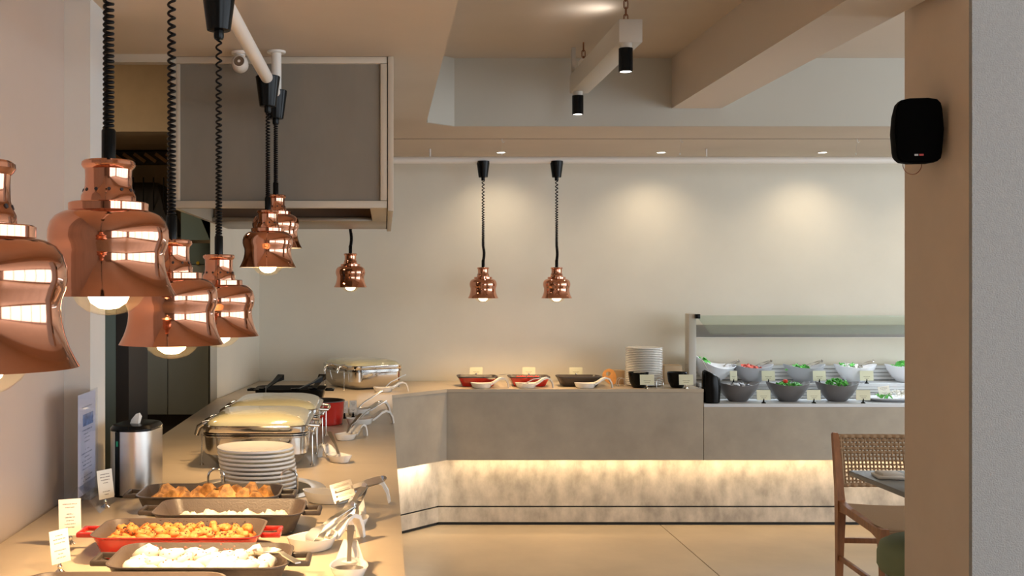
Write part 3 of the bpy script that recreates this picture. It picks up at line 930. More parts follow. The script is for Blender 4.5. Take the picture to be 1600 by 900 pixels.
def chafer(x, y, rz, label, w=0.385, dd=0.47):
    t = thing('chafing_dish', label, 'chafing dish', (x, y, ZC), rz, 'chrome chafing dishes')
    L = [rrect(w - 0.09, dd - 0.09, 0.06, 0.006), rrect(w - 0.075, dd - 0.075, 0.065, 0.012), rrect(w - 0.03, dd - 0.03, 0.07, 0.040), rrect(w - 0.012, dd - 0.012, 0.065, 0.052), rrect(w - 0.010, dd - 0.010, 0.065, 0.112)]
    MB().loft(L, True, True).build('water_pan', 'chrome', t)
    for k in range(2):
        z = 0.1135 + k * 0.008
        MB().loft([rrect(w - 0.004, dd - 0.004, 0.065, z), rrect(w + 0.002, dd + 0.002, 0.066, z + 0.002), rrect(w + 0.002, dd + 0.002, 0.066, z + 0.005), rrect(w - 0.004, dd - 0.004, 0.065, z + 0.0065)], True, True).build('rim_band', 'chrome', t)
    ld = MB().loft([rrect(w - 0.004, dd - 0.004, 0.065, 0.130), rrect(w, dd, 0.066, 0.133), rrect(w, dd, 0.066, 0.152), rrect(w - 0.008, dd - 0.008, 0.064, 0.156), rrect(w - 0.026, dd - 0.026, 0.058, 0.156)], True, False).build('lid', 'chrome', t)
    G = []
    for q in range(9):
        k = q / 8
        e = math.cos(k * PI / 2)
        G.append([(p[0], p[1], 0.156 + 0.040 * math.sin(k * PI / 2)) for p in rrect(max(0.01, (w - 0.026) * e ** 0.75), max(0.01, (dd - 0.026) * e ** 0.75), 0.058 * (0.25 + 0.75 * e), 0)])
    MB().loft(G, False, True).build('lid_window', 'lid_glass', ld, ang=80)
    # hinge arms at the left, handle at the right
    for yy in (-0.09, 0.09):
        MB().tube([(-w / 2 + 0.03, yy, 0.158), (-w / 2 - 0.005, yy, 0.150), (-w / 2 - 0.03, yy, 0.135), (-w / 2 - 0.04, yy, 0.105)], [0.007, 0.010, 0.011, 0.009], 10).build('hinge', 'chrome', t)
    hb = MB()
    hb.tube([(w / 2 - 0.01, -0.09, 0.143), (w / 2 + 0.030, -0.085, 0.140), (w / 2 + 0.034, 0, 0.140), (w / 2 + 0.030, 0.085, 0.140), (w / 2 - 0.01, 0.09, 0.143)], 0.006, 10)
    hb.build('handle', 'chrome', ld)
    for k in range(4):
        MB().box((w / 2 + 0.006, -0.06 + k * 0.04, 0.119), (0.016, 0.012, 0.012), 0.003).build('clip', 'chrome', t)
    for sx in (-1, 1):
        for sy in (-1, 1):
            MB().lathe([(0, 0), (0.009, 0), (0.007, 0.004), (0.0028, 0.010), (0.002, 0.115)], 10, (sx * (w / 2 + 0.012), sy * (dd / 2 - 0.10), 0)).build('leg', 'chrome', t)
    return t


chafer(-0.470, 4.165, 0, 'nearer chrome chafing dish with painted cream reflection on its lid behind the plates')
chafer(-0.462, 4.69, 0, 'chrome chafing dish with painted cream reflection on its lid, second from the plates')
chafer(-0.145, 7.18, R(30), 'chrome chafing dish turned askew at the far corner')

# ------------------------------------------------------------------ napkin dispenser, menu, cards
nd = thing('napkin_dispenser', 'brushed steel napkin dispenser with black lid and white tissue', 'dispenser', (-0.795, 3.50, ZC), R(-8))
MB().loft([rrect(0.136, 0.20, 0.06, 0.006, 10), rrect(0.136, 0.20, 0.06, 0.205, 10)], True, True).build('body', 'brushed', nd)
MB().loft([rrect(0.138, 0.202, 0.061, 0.0, 10), rrect(0.138, 0.202, 0.061, 0.006, 10)], True, True).build('base', 'black_plastic', nd)
ldn = MB().loft([rrect(0.138, 0.202, 0.061, 0.205, 10), rrect(0.138, 0.202, 0.061, 0.212, 10), rrect(0.122, 0.186, 0.053, 0.222, 10), rrect(0.10, 0.16, 0.045, 0.224, 10)], True, True).build('lid', 'black_plastic', nd)
MB().box((-0.026, -0.0995, 0.105), (0.015, 0.004, 0.2), 0.001).build('window_strip', 'black_plastic', nd)
MB().box((-0.026, -0.1018, 0.168), (0.006, 0.001, 0.016)).build('indicator', 'green_led', nd)
MB().loft([[(-0.012, -0.03, 0.222), (0.016, -0.034, 0.222), (0.018, -0.020, 0.222), (-0.010, -0.016, 0.222)], [(-0.004, -0.036, 0.238), (0.018, -0.03, 0.243), (0.024, -0.018, 0.246), (0.0, -0.020, 0.24)],
           [(0.008, -0.03, 0.254), (0.018, -0.028, 0.258), (0.019, -0.024, 0.258), (0.010, -0.026, 0.255)]], True, True).build('tissue', 'linen', nd)

mh = thing('menu_holder', 'clear acrylic stand with a tall printed menu by the wall', 'menu stand', (-0.893, 3.272, ZC))
MR = Matrix.Rotation(R(90), 4, 'Z')
MB().b2(-0.0015, 0.0015, -0.105, 0.100, 0.03, 0.348).build('pane', 'acrylic', mh, loc=(0.004, 0, 0))
mp_ = MB().box((0, 0, 0), (0.19, 0.001, 0.30)).build('menu_sheet', 'menu_print', mh, loc=(0, -0.002, 0.192), rot=(0, 0, R(90)))
MB().box((0, 0, 0), (0.11, 0.001, 0.035)).build('photo_print', 'menu_photo', mp_, loc=(0.01, -0.001, 0.07))
for s in (-1, 1):
    MB().loft([[(s * 0.002, y, 0.075), (s * 0.005, y, 0.075), (s * 0.055 + 0.012, y, 0.0), (s * 0.052 + 0.012, y, 0.0)] for y in (-0.105, 0.10)], True, True).build('foot', 'acrylic', mh)


def card_stand(x, y, rz, label, m, w=0.066, h=0.085, z=ZC, lift=0.028, tilt=8, base='chrome', group='menu cards in chrome holders', cat='card holder', name='card_holder'):
    t = thing(name, label, cat, (x, y, z), rz, group)
    MB().lathe([(0, 0), (0.014, 0), (0.015, 0.003), (0.008, 0.008), (0.0045, 0.012), (0.006, 0.018), (0.0035, 0.022), (0.0035, lift)], 16).build('base', base, t)
    MB().box((0, 0.0, lift + 0.004), (0.010, 0.007, 0.012), 0.002).build('clip', base, t)
    MB().box((0, 0, 0), (w, 0.0012, h)).build('card', m, t, loc=(0, 0, lift + h / 2), rot=(R(-tilt), 0, 0))
    return t


card_stand(-0.832, 3.25, R(58), 'small white menu card on chrome base before the napkin dispenser', 'card_print', w=0.060)
card_stand(-0.804, 2.785, R(22), 'white menu card on chrome base left of the red pan', 'card_print_b', w=0.055, h=0.092, lift=0.024)
card_stand(-0.745, 2.50, R(58), 'white menu card on chrome base nearest the bottom edge', 'card_print_c', w=0.055, h=0.075, lift=0.026)

# ------------------------------------------------------------------ spoon rests and serving tools


def spoon_rest(x, y, rz, label, s=1.0, group='white porcelain spoon rests', z=ZC):
    t = thing('spoon_rest', label, 'spoon rest', (x, y, z), rz, group)
    n = 30
    lo = []
    for a_, b_, z_, w_ in ((0.050, 0.034, 0.0, 0), (0.058, 0.040, 0.004, 0), (0.072, 0.052, 0.032, 0.003), (0.073, 0.053, 0.035, 0.003), (0.069, 0.049, 0.034, 0.003), (0.056, 0.038, 0.010, 0), (0.03, 0.02, 0.006, 0)):
        lo.append([(p[0] * s, p[1] * s, p[2] * s) for p in ell(a_, b_, z_, n, w_)])
    MB().loft(lo, True, True).build('bowl', 'porcelain', t)
    # arched handle: a shallow trough that rises and comes down again
    pts = [(0.055, 0.022, 0.040), (0.085, 0.038, 0.032), (0.110, 0.056, 0.024), (0.135, 0.064, 0.019), (0.158, 0.056, 0.017), (0.172, 0.031, 0.015), (0.178, 0.0, 0.014)]
    L = []
    for i, (px, pz, hw) in enumerate(pts):
        nx_, nz_ = 0.0, 1.0
        q0, q1 = pts[max(0, i - 1)], pts[min(len(pts) - 1, i + 1)]
        tx, tz = q1[0] - q0[0], q1[1] - q0[1]
        l_ = math.hypot(tx, tz)
        nx_, nz_ = -tz / l_, tx / l_
        e = 0.0035
        L.append([(s * (px + nx_ * e), -hw * s, s * (pz + nz_ * e + 0.004)), (s * (px + nx_ * e * .4), 0, s * (pz + nz_ * e * .4)), (s * (px + nx_ * e), hw * s, s * (pz + nz_ * e + 0.004)),
                  (s * (px - nx_ * e), hw * s * 0.9, s * (pz - nz_ * e)), (s * (px - nx_ * e), -hw * s * 0.9, s * max(0, (pz - nz_ * e)))])
    MB().loft(L, True, True).build('handle', 'porcelain', t, ang=70)
    return t


def axis_M(p, q):
    """frame with x along p->q"""
    p, q = Vector(p), Vector(q)
    dx = (q - p).normalized()
    side = Vector((0, 0, 1)).cross(dx)
    side = side.normalized() if side.length > 1e-3 else Vector((0, 1, 0))
    up = dx.cross(side)
    M = Matrix((dx, side, up)).transposed().to_4x4()
    return M, (q - p).length


def spoon(p, q, label, group='steel serving spoons'):
    M, L = axis_M(p, q)
    t = thing('serving_spoon', label, 'spoon', p, 0, group)
    o = MB().loft([[(c[0] + 0.0, c[1], c[2]) for c in ell(0.012, 0.008, -0.009, 20)], ell(0.028, 0.019, -0.004, 20), ell(0.034, 0.023, 0.003, 20), ell(0.032, 0.021, 0.003, 20), ell(0.02, 0.013, -0.004, 20)], True, True).build('spoon_bowl', 'steel', t)
    h = MB()
    sec = [(0.026, 0.0055, 0.002), (0.07, 0.005, 0.010), (L * 0.6, 0.007, 0.006), (L - 0.01, 0.009, 0.002), (L, 0.007, 0.0)]
    h.loft([[(x_, -w_, z_ - 0.0012), (x_, w_, z_ - 0.0012), (x_, w_, z_ + 0.0014), (x_, -w_, z_ + 0.0014)] for x_, w_, z_ in sec], True, True, M)
    h.build('spoon_handle', 'steel', t)
    return t


def tongs(p, q, label, head='slotted', group='steel serving tongs', open_=0.020, roll=0.0):
    M, L = axis_M(p, q)
    M = M @ Matrix.Rotation(roll, 4, 'X')
    t = thing('serving_tongs', label, 'tongs', p, 0, group)
    for s in (-1, 1):
        sec = [(0.055, 0.006, open_), (0.10, 0.007, open_ * 1.0), (L * 0.6, 0.009, open_ * 0.75), (L - 0.02, 0.011, open_ * 0.4), (L, 0.009, 0.001)]
        ar = MB().loft([[(x_, -w_, s * z_ - 0.0012), (x_, w_, s * z_ - 0.0012), (x_, w_, s * z_ + 0.0012), (x_, -w_, s * z_ + 0.0012)] for x_, w_, z_ in sec], True, True, M).build('arm', 'steel', t)
        hd_ = MB()
        if head == 'slotted':
            for yy in (-0.022, -0.008, 0.008, 0.022):
                hd_.box((0.028, yy, s * open_), (0.060, 0.0085, 0.0022), M=M)
            hd_.box((0.0, 0, s * open_), (0.010, 0.053, 0.0024), M=M).box((0.057, 0, s * open_), (0.010, 0.050, 0.0024), M=M)
        else:
            hd_.loft([[(x_, -w_, s * (open_ + z_) - 0.001), (x_, w_, s * (open_ + z_) - 0.001), (x_, w_, s * (open_ + z_) + 0.001), (x_, -w_, s * (open_ + z_) + 0.001)]
                      for x_, w_, z_ in ((0.0, 0.010, -0.012), (0.012, 0.020, -0.004), (0.035, 0.018, 0.002), (0.056, 0.007, 0.0))], True, True, M)
        hd_.build('tong_head', 'steel', ar)
    # end bend
    MB().tube([M @ Vector((L - 0.002, 0, -0.006)), M @ Vector((L + 0.004, 0, 0)), M @ Vector((L - 0.002, 0, 0.006))], 0.008, 8).build('spring_end', 'chrome', t)
    return t


spoon_rest(-0.172, 3.33, R(-2), 'white spoon rest with slotted tongs right of the pans', 1.06)
tongs((-0.150, 3.25, ZC + 0.040), (-0.003, 3.26, ZC + 0.085), 'slotted steel tongs lying across the rear near spoon rest', open_=0.011, roll=R(60))
spoon_rest(-0.088, 2.985, R(84), 'white spoon rest with upright tongs, handle turned away', 0.88)
tongs((-0.100, 2.965, ZC + 0.030), (-0.054, 3.06, ZC + 0.098), 'steel tongs standing in the spoon rest nearest the counter edge', head='spoon', open_=0.012)
spoon_rest(-0.180, 2.735, R(48), 'white spoon rest beside the red pan handle', 1.0)
tongs((-0.19, 2.725, ZC + 0.022), (-0.080, 2.84, ZC + 0.088), 'steel tongs resting in the spoon rest by the red pan', head='spoon', open_=0.010)
spoon_rest(-0.080, 2.475, R(90), 'white spoon rest at the bottom edge with an upright spoon', 0.84)
spoon((-0.080, 2.475, ZC + 0.018), (-0.080, 2.63, ZC + 0.083), 'steel spoon standing in the spoon rest at the bottom edge')
spoon((-0.265, 2.46, ZC + 0.062), (-0.185, 2.34, ZC + 0.066), 'steel spoon lying over the pan of poached pieces')
# further up the counter
spoon_rest(-0.168, 4.10, R(125), 'small white spoon rest beside the nearer chafing dish', 0.80)
spoon((-0.165, 4.09, ZC + 0.014), (-0.215, 4.22, ZC + 0.098), 'steel spoon in the rest beside the nearer chafing dish')
spoon_rest(-0.165, 4.69, R(55), 'white spoon rest beside the second chafing dish', 0.82)
spoon((-0.17, 4.68, ZC + 0.014), (-0.10, 4.80, ZC + 0.10), 'steel spoon in the rest beside the second chafing dish')
spoon_rest(-0.115, 5.20, R(20), 'white spoon rest right of the red pot', 0.95)
spoon((-0.13, 5.19, ZC + 0.018), (0.01, 5.28, ZC + 0.108), 'ladle like spoon in the rest right of the red pot')
spoon_rest(-0.130, 5.62, R(20), 'white spoon rest behind the red pot', 0.95)
spoon((-0.15, 5.61, ZC + 0.018), (-0.01, 5.70, ZC + 0.115), 'ladle like spoon in the rest behind the red pot')
spoon_rest(-0.005, 6.82, R(12), 'white spoon rest before the far chafing dish', 0.9)
spoon((-0.01, 6.82, ZC + 0.018), (0.135, 6.86, ZC + 0.105), 'steel spoon in the rest before the far chafing dish')

# red pot, black pan of tools, little cards between
rp = thing('red_pot', 'red enamelled pot with black rim behind the chafing dishes', 'pot', (-0.300, 5.24, ZC))
MB().lathe([(0, 0), (0.095, 0), (0.102, 0.006), (0.110, 0.108), (0.112, 0.111)], 40).build('body', 'red_enamel', rp)
MB().lathe([(0.112, 0.111), (0.112, 0.115), (0.106, 0.115), (0.098, 0.012), (0, 0.010)], 40).build('rim', 'cast_iron', rp)
for s in (-1, 1):
    MB().box((0, s * 0.122, 0.098), (0.06, 0.03, 0.012), 0.004).build('handle', 'red_enamel', rp)
bt = pan(-0.525, 6.15, 0.40, 0.29, 0.090, 'black tray of dark utensils behind the chafing dish lids', 'black_plastic', 'black_gap', name='utensil_tray', group='dark tray')
for i, (x, y, rz, ln) in enumerate(((-0.66, 6.05, 60, 0.15), (-0.47, 6.03, 20, 0.13), (-0.39, 6.06, 75, 0.15))):
    t = thing('black_ladle', ('black ladle leaning on the tray, leftmost', 'black ladle lying in the middle of the tray', 'black ladle leaning on the tray, rightmost')[i], 'ladle', (x, y, ZC + 0.092), R(rz), 'black ladles on the tray')
    MB().loft([[(0, -0.012, 0), (0, 0.012, 0), (0, 0.012, 0.005), (0, -0.012, 0.005)], [(ln * 0.6, -0.016, 0.03), (ln * 0.6, 0.016, 0.03), (ln * 0.6, 0.016, 0.037), (ln * 0.6, -0.016, 0.037)],
               [(ln, -0.022, 0.04), (ln, 0.022, 0.04), (ln, 0.022, 0.07), (ln, -0.022, 0.07)]], True, True).build('handle', 'black_plastic', t)
    MB().lathe([(0, -0.012), (0.02, -0.008), (0.028, 0.006), (0.026, 0.006), (0.0, -0.006)], 20, (-0.02, 0, 0)).build('cup', 'black_plastic', t)
o = MB().tube([(0, 0, 0), (0, 0, 0.13)], 0.0012, 6).tube([(-.012, 0, 0.001), (.012, 0, 0.001)], 0.002, 6).build('wire_stand', 'steel', None, loc=(-0.63, 5.80, ZC))
tag(o, 'thin upright wire stand before the black tray', 'stand')
card_stand(-0.198, 5.45, 0, 'dark little card holder behind the red pot, left one', 'card_print', w=0.035, h=0.06, base='black_plastic', group='dark card holders')
card_stand(-0.155, 5.47, 0, 'dark little card holder behind the red pot, right one', 'card_print', w=0.035, h=0.06, base='black_plastic', group='dark card holders')

# ------------------------------------------------------------------ things on the back counter


def baking(x, y, w, label, outer):
    t = thing('baking_dish', label, 'dish', (x, y, ZC), 0, 'baking dishes on the back counter')
    h, dd = 0.068, 0.20
    MB().loft([rrect(w - 0.075, dd - 0.07, 0.03, 0.0), rrect(w - 0.06, dd - 0.055, 0.03, 0.004), rrect(w - 0.012, dd - 0.012, 0.035, h - 0.014), rrect(w, dd, 0.036, h - 0.008)], True, False).build('body', outer, t)
    MB().loft([rrect(w, dd, 0.036, h - 0.008), rrect(w, dd, 0.036, h), rrect(w - 0.014, dd - 0.014, 0.03, h), rrect(w - 0.07, dd - 0.07, 0.03, 0.012)], False, True).build('rim', 'cast_iron', t)
    return t


baking(0.620, 7.24, 0.265, 'red baking dish, left one under the back lamps', 'red_enamel')
baking(0.962, 7.24, 0.270, 'red baking dish with tomato filling, right of the other red one', 'red_enamel')
baking(1.295, 7.24, 0.290, 'black baking dish between red dishes and wooden paddle', 'cast_iron')
heap('filling', 0.620, 7.24, 0.18, 0.12, ZC + 0.030, 0.02, 'cheese', 'pale filling in the left red baking dish', 'food', 20, 12)
heap('filling', 0.962, 7.24, 0.18, 0.12, ZC + 0.040, 0.03, 'tomato', 'red and white filling in the right red baking dish', 'food', 20, 12)
spoon_rest(0.635, 7.085, R(2), 'white spoon rest before the left red baking dish', 1.0)
spoon_rest(0.925, 7.085, R(2), 'white spoon rest before the right red baking dish', 1.0)
spoon_rest(1.310, 7.085, R(2), 'white spoon rest before the black baking dish', 1.0)
spoon((0.91, 7.085, ZC + 0.030), (1.06, 7.09, ZC + 0.072), 'steel spoon in the rest before the right red dish')
spoon((0.70, 7.14, ZC + 0.060), (0.80, 7.10, ZC + 0.088), 'steel spoon leaning out of the left red baking dish')
for x, lb_ in ((0.627, 'small blank looking card behind the left red dish'), (0.985, 'small card behind the right red dish'), (1.305, 'small card behind the black baking dish')):
    card_stand(x, 7.40, 0, lb_, 'label_print', w=0.088, h=0.05, lift=0.062, group='cards on the back counter', tilt=4)
pdl = thing('wooden_paddle', 'orange wooden paddle with a hole leaning in a wire holder', 'paddle', (1.52, 7.22, ZC), R(0))
ring = [(0.052 * math.cos(k) * (0.8 + 0.2 * math.sin(k)), 0.062 + 0.055 * math.sin(k)) for k in [2 * PI * i / 24 for i in range(24)]]
hole = [(0.016 * math.cos(k), 0.085 + 0.014 * math.sin(k)) for k in [2 * PI * i / 24 for i in range(24)]]
Mp = Matrix.Rotation(R(-28), 4, 'Y') @ Matrix.Rotation(R(78), 4, 'X')
MB().loft([[(x, y, 0) for x, y in ring], [(x, y, 0.012) for x, y in ring], [(x, y, 0.012) for x, y in hole], [(x, y, 0) for x, y in hole], [(x, y, 0) for x, y in ring]], M=Mp).build('blade', 'bamboo', pdl, loc=(0.01, 0, 0.006))
for yy in (-0.03, 0.03):
    MB().tube([(0.03 + 0.0, yy, 0.0)] + [(0.055 - 0.025 * math.cos(k), yy, 0.03 + 0.025 * math.sin(k)) for k in [PI * i / 10 for i in range(11)]] + [(0.08, yy, 0.0)], 0.002, 6).build('wire_holder', 'steel', pdl)
for i, (x, lb_) in enumerate(((1.665, 'black bowl with pale card before the tall plate stack'), (1.918, 'black bowl with pale card beside the guard post'))):
    t = thing('black_bowl', lb_, 'bowl', (x, 7.12, ZC), 0, 'black bowls on the back counter')
    MB().lathe([(0, 0), (0.036, 0), (0.042, 0.006), (0.058, 0.04), (0.066, 0.098), (0.064, 0.100), (0.061, 0.098), (0.05, 0.03), (0.0, 0.012)], 32).build('body', 'black_plastic', t)
    MB().tube([(0.064 * math.cos(k), 0.064 * math.sin(k), 0.1) for k in [2 * PI * i / 32 for i in range(32)]], 0.002, 6, closed=True).build('lip', 'black_plastic', t)
card_stand(1.700, 7.030, 0, 'pale card clipped before the left black bowl', 'label_print', w=0.092, h=0.066, lift=0.026, group='pale cards before the black bowls')
card_stand(1.952, 7.030, 0, 'pale card clipped before the right black bowl', 'label_print', w=0.092, h=0.066, lift=0.026, group='pale cards before the black bowls')
for x, w, h, lb_ in ((1.955, 0.12, 0.125, 'brown cardboard box behind the right black bowl'), (1.585, 0.085, 0.09, 'brown cardboard box left of the tall plate stack')):
    t = thing('cardboard_box', lb_, 'box', (x, 7.42, ZC), R(2), 'cardboard boxes on the back counter')
    MB().b2(-w / 2, w / 2, -0.06, 0.06, 0, h, 0.002).build('body', 'cardboard', t)
    MB().b2(-w / 2 - .001, w / 2 + .001, -0.061, -0.002, h, h + 0.002).build('flap', 'cardboard', t)
    MB().b2(-w / 2 - .001, w / 2 + .001, 0.002, 0.061, h, h + 0.002).build('flap', 'cardboard', t)
wl = thing('wire_loop', 'upright wire loop at the right of the tall plate stack', 'wire rack', (1.80, 7.10, ZC))
MB().tube([(-0.022, 0, 0)] + [(-0.022 * math.cos(k), 0, 0.046 + 0.022 * math.sin(k)) for k in [PI * i / 12 for i in range(13)]] + [(0.022, 0, 0)], 0.0022, 8).build('loop', 'chrome', wl)
MB().tube([(-0.022, 0, 0.002), (0.022, 0, 0.002)], 0.002, 6).build('foot', 'chrome', wl)

# ------------------------------------------------------------------ salad bar bowls


def salad_bowl(x, y, z, label, m, w=0.285, dp=0.21, h=0.12, group='salad bowls', tilt=None, wave=0.012):
    t = thing('salad_bowl', label, 'bowl', (x, y, z), 0, group)
    if tilt:
        t.rotation_euler = tilt
    a_, b_ = w / 2, dp / 2
    L = [ell(a_ * 0.35, b_ * 0.4, 0.0), ell(a_ * 0.42, b_ * 0.46, 0.004), ell(a_ * 0.68, b_ * 0.7, h * 0.32), ell(a_ * 0.87, b_ * 0.88, h * 0.62, wave=wave * 0.5), ell(a_, b_, h - wave, wave=wave),
         ell(a_ * 0.97, b_ * 0.96, h - wave, wave=wave)]
    MB().loft(L, True, False).build('outer_shell', m, t, ang=70)
    L = [ell(a_ * 0.97, b_ * 0.96, h - wave, wave=wave), ell(a_ * 0.84, b_ * 0.85, h * 0.62, wave=wave * 0.5), ell(a_ * 0.63, b_ * 0.65, h * 0.34), ell(a_ * 0.3, b_ * 0.3, 0.012)]
    MB().loft(L, False, True).build('inner_shell', m, t, ang=70)
    return t


def salad(x, y, z, a_, b_, m, label, n=60, amp=0.03):
    o = MB()
    for _ in range(n):
        r_, an = math.sqrt(random.random()), random.uniform(0, 2 * PI)
        c = Vector((a_ * r_ * math.cos(an), b_ * r_ * math.sin(an), amp * (1 - r_ * r_) + random.uniform(-.004, .010)))
        M = Matrix.Translation(c) @ Euler((random.uniform(-1, 1), random.uniform(-1, 1), random.uniform(0, 6))).to_matrix().to_4x4()
        s = random.uniform(0.010, 0.020)
        o.loft([[(-s, -s * .6, 0), (s, -s * .7, 0.004), (s, s * .6, 0), (-s, s * .5, 0.005)], [(-s * .9, -s * .5, 0.003), (s * .9, -s * .6, 0.007), (s * .9, s * .5, 0.003), (-s * .9, s * .4, 0.008)]], True, True, M)
    b = o.build('salad', m, None, loc=(x, y, z), smooth=False)
    return tag(b, label, 'salad', None, 'stuff')


ZT = 0.905
up = [(2.53, 'bowl_grey', 'grey wavy salad bowl, left of the two grey ones on the upper tier'), (2.885, 'bowl_grey', 'grey wavy salad bowl, right of the two grey ones on the upper tier'),
      (3.235, 'bowl_white', 'white wavy salad bowl on the upper tier right of the grey ones'), (3.585, 'bowl_white', 'white salad bowl cut off by the pier')]
for i, (x, m, l_) in enumerate(up):
    salad_bowl(x, 7.475, ZT, l_, m, h=0.125)
lo_ = [(2.335, 'dark salad bowl on the lower tier next to the black canister'), (2.665, 'dark salad bowl with tomato, middle of the lower tier'), (2.99, 'dark salad bowl with bright lettuce, right end of the lower tier')]
for x, l_ in lo_:
    salad_bowl(x, 7.18, ZB, l_, 'bowl_dark', h=0.13)
salad_bowl(2.235, 7.48, ZT + 0.012, 'white slanted bowl of greens behind the guard post', 'bowl_white', w=0.30, dp=0.24, h=0.15, tilt=(R(6), R(14), 0), wave=0.02)
salad(2.17, 7.46, ZT + 0.125, 0.06, 0.05, 'lettuce', 'green leaves in the white slanted bowl', 30)
salad(2.50, 7.475, ZT + 0.085, 0.09, 0.06, 'ham', 'pinkish salad in the left grey bowl', 40, 0.02)
salad(2.85, 7.475, ZT + 0.085, 0.09, 0.06, 'lettuce', 'green salad in the right grey bowl', 40, 0.02)
salad(3.20, 7.475, ZT + 0.090, 0.09, 0.06, 'cheese', 'white cheese salad in the white upper bowl', 50, 0.02)
salad(3.17, 7.47, ZT + 0.108, 0.07, 0.04, 'lettuce', 'green herbs scattered over the white cheese salad', 10, 0.01)
salad(3.58, 7.475, ZT + 0.100, 0.09, 0.06, 'lettuce', 'green salad in the bowl cut off by the pier', 50, 0.03)
salad(2.335, 7.18, ZB + 0.09, 0.09, 0.06, 'bowl_grey', 'pale grey salad in the dark bowl by the canister', 40, 0.015)
salad(2.665, 7.18, ZB + 0.095, 0.09, 0.06, 'lettuce', 'green salad in the middle dark bowl', 30, 0.02)
salad(2.98, 7.17, ZB + 0.105, 0.07, 0.05, 'lettuce', 'bright lettuce in the right dark bowl', 50, 0.03)
t = tag(MB().lathe([(0, -0.014), (0.012, -0.010), (0.016, 0), (0.012, 0.010), (0, 0.013)], 14).build('tomato', 'tomato', None, loc=(2.645, 7.17, ZB + 0.133)), 'red tomato on the middle dark bowl of salad', 'tomato')
for k, (x, y, z, l_) in enumerate(((2.60, 7.47, ZT + 0.118, 'tongs in the left grey bowl'), (2.945, 7.47, ZT + 0.118, 'tongs in the right grey bowl'), (3.295, 7.47, ZT + 0.118, 'tongs in the white upper bowl'),
                                (2.38, 7.47, ZT + 0.118, 'tongs in the white slanted bowl'))):
    tongs((x - 0.05, y, z - 0.01), (x + 0.035, y - 0.06, z + 0.030), 'small steel ' + l_, head='spoon', open_=0.008, group='small salad tongs')
for k, (x, y, z, l_) in enumerate(((2.46, 7.05, ZB, 'pale label card before the dark bowl by the canister'), (2.785, 7.05, ZB, 'pale label card before the middle dark bowl'), (3.105, 7.05, ZB, 'pale label card before the right dark bowl'),
                                (2.365, 7.36, ZT, 'pale label card before the white slanted bowl'), (2.60, 7.36, ZT, 'pale label card before the left grey bowl'), (2.945, 7.36, ZT, 'pale label card before the right grey bowl'),
                                (3.265, 7.36, ZT, 'pale label card before the white upper bowl'))):
    w = 0.05 if k == 3 else 0.09
    card_stand(x, y, R(random.uniform(-5, 5)), l_, 'label_print', w=w, h=0.066, z=z, lift=0.020, tilt=5, base='black_plastic', group='label cards along the salad bar')
pt = thing('serving_platter', 'oval white platter of cheese and tomato at the end of the salad bar', 'platter', (3.40, 7.20, ZB))
MB().loft([ell(0.16, 0.07, 0.0), ell(0.17, 0.08, 0.004), ell(0.25, 0.13, 0.022), ell(0.25, 0.13, 0.026), ell(0.17, 0.08, 0.009)], True, True).build('dish', 'bowl_white', pt)
salad(3.42, 7.20, ZB + 0.022, 0.15, 0.08, 'cheese', 'white cheese pieces on the oval platter', 60, 0.035)
salad(3.28, 7.18, ZB + 0.022, 0.08, 0.06, 'lettuce', 'small green leaves on the oval platter', 12, 0.012)
for x, y, l_ in ((3.50, 7.12, 'red tomato quarter at the right of the platter'),):
    tag(MB().lathe([(0, -0.018), (0.016, -0.014), (0.022, 0), (0.015, 0.013), (0, 0.017)], 14).build('tomato', 'tomato', None, loc=(x, y, ZB + 0.048)), l_, 'tomato')
o = MB().box((0, 0, 0), (0.075, 0.001, 0.055)).build('place_card', 'card_print', None, loc=(3.295, 7.17, ZB + 0.072), rot=(R(-10), R(-8), 0))
tag(o, 'small white card standing on the oval platter', 'card')
cn = thing('black_canister', 'tall black canister with slanted top at the salad bar corner', 'canister', (2.128, 7.08, ZB))
lo = []
for r_, z_, sl in ((0.050, 0, 0), (0.056, 0.006, 0), (0.060, 0.10, 0), (0.058, 0.17, 0.018), (0.054, 0.185, 0.024)):
    lo.append([(r_ * math.cos(2 * PI * i / 28), r_ * math.sin(2 * PI * i / 28), z_ - sl * math.cos(2 * PI * i / 28)) for i in range(28)])
MB().loft(lo, True, True).build('body', 'black_plastic', cn)
MB().loft([[(p[0] * 0.9, p[1] * 0.9, p[2] + 0.001) for p in lo[-1]], [(p[0] * 0.8, p[1] * 0.8, p[2] + 0.006) for p in lo[-1]]], True, True).build('lid', 'black_plastic', cn)
o = MB().loft([[(0, -0.004, 0), (0, 0.004, 0), (0.003, 0.004, 0), (0.003, -0.004, 0)], [(-0.05, -0.006, 0.085), (-0.05, 0.006, 0.085), (-0.045, 0.006, 0.087), (-0.045, -0.006, 0.087)]], True, True).build('spatula', 'porcelain', None, loc=(2.115, 7.10, ZB + 0.205))
tag(o, 'white handled spatula standing out of the black canister', 'spatula')

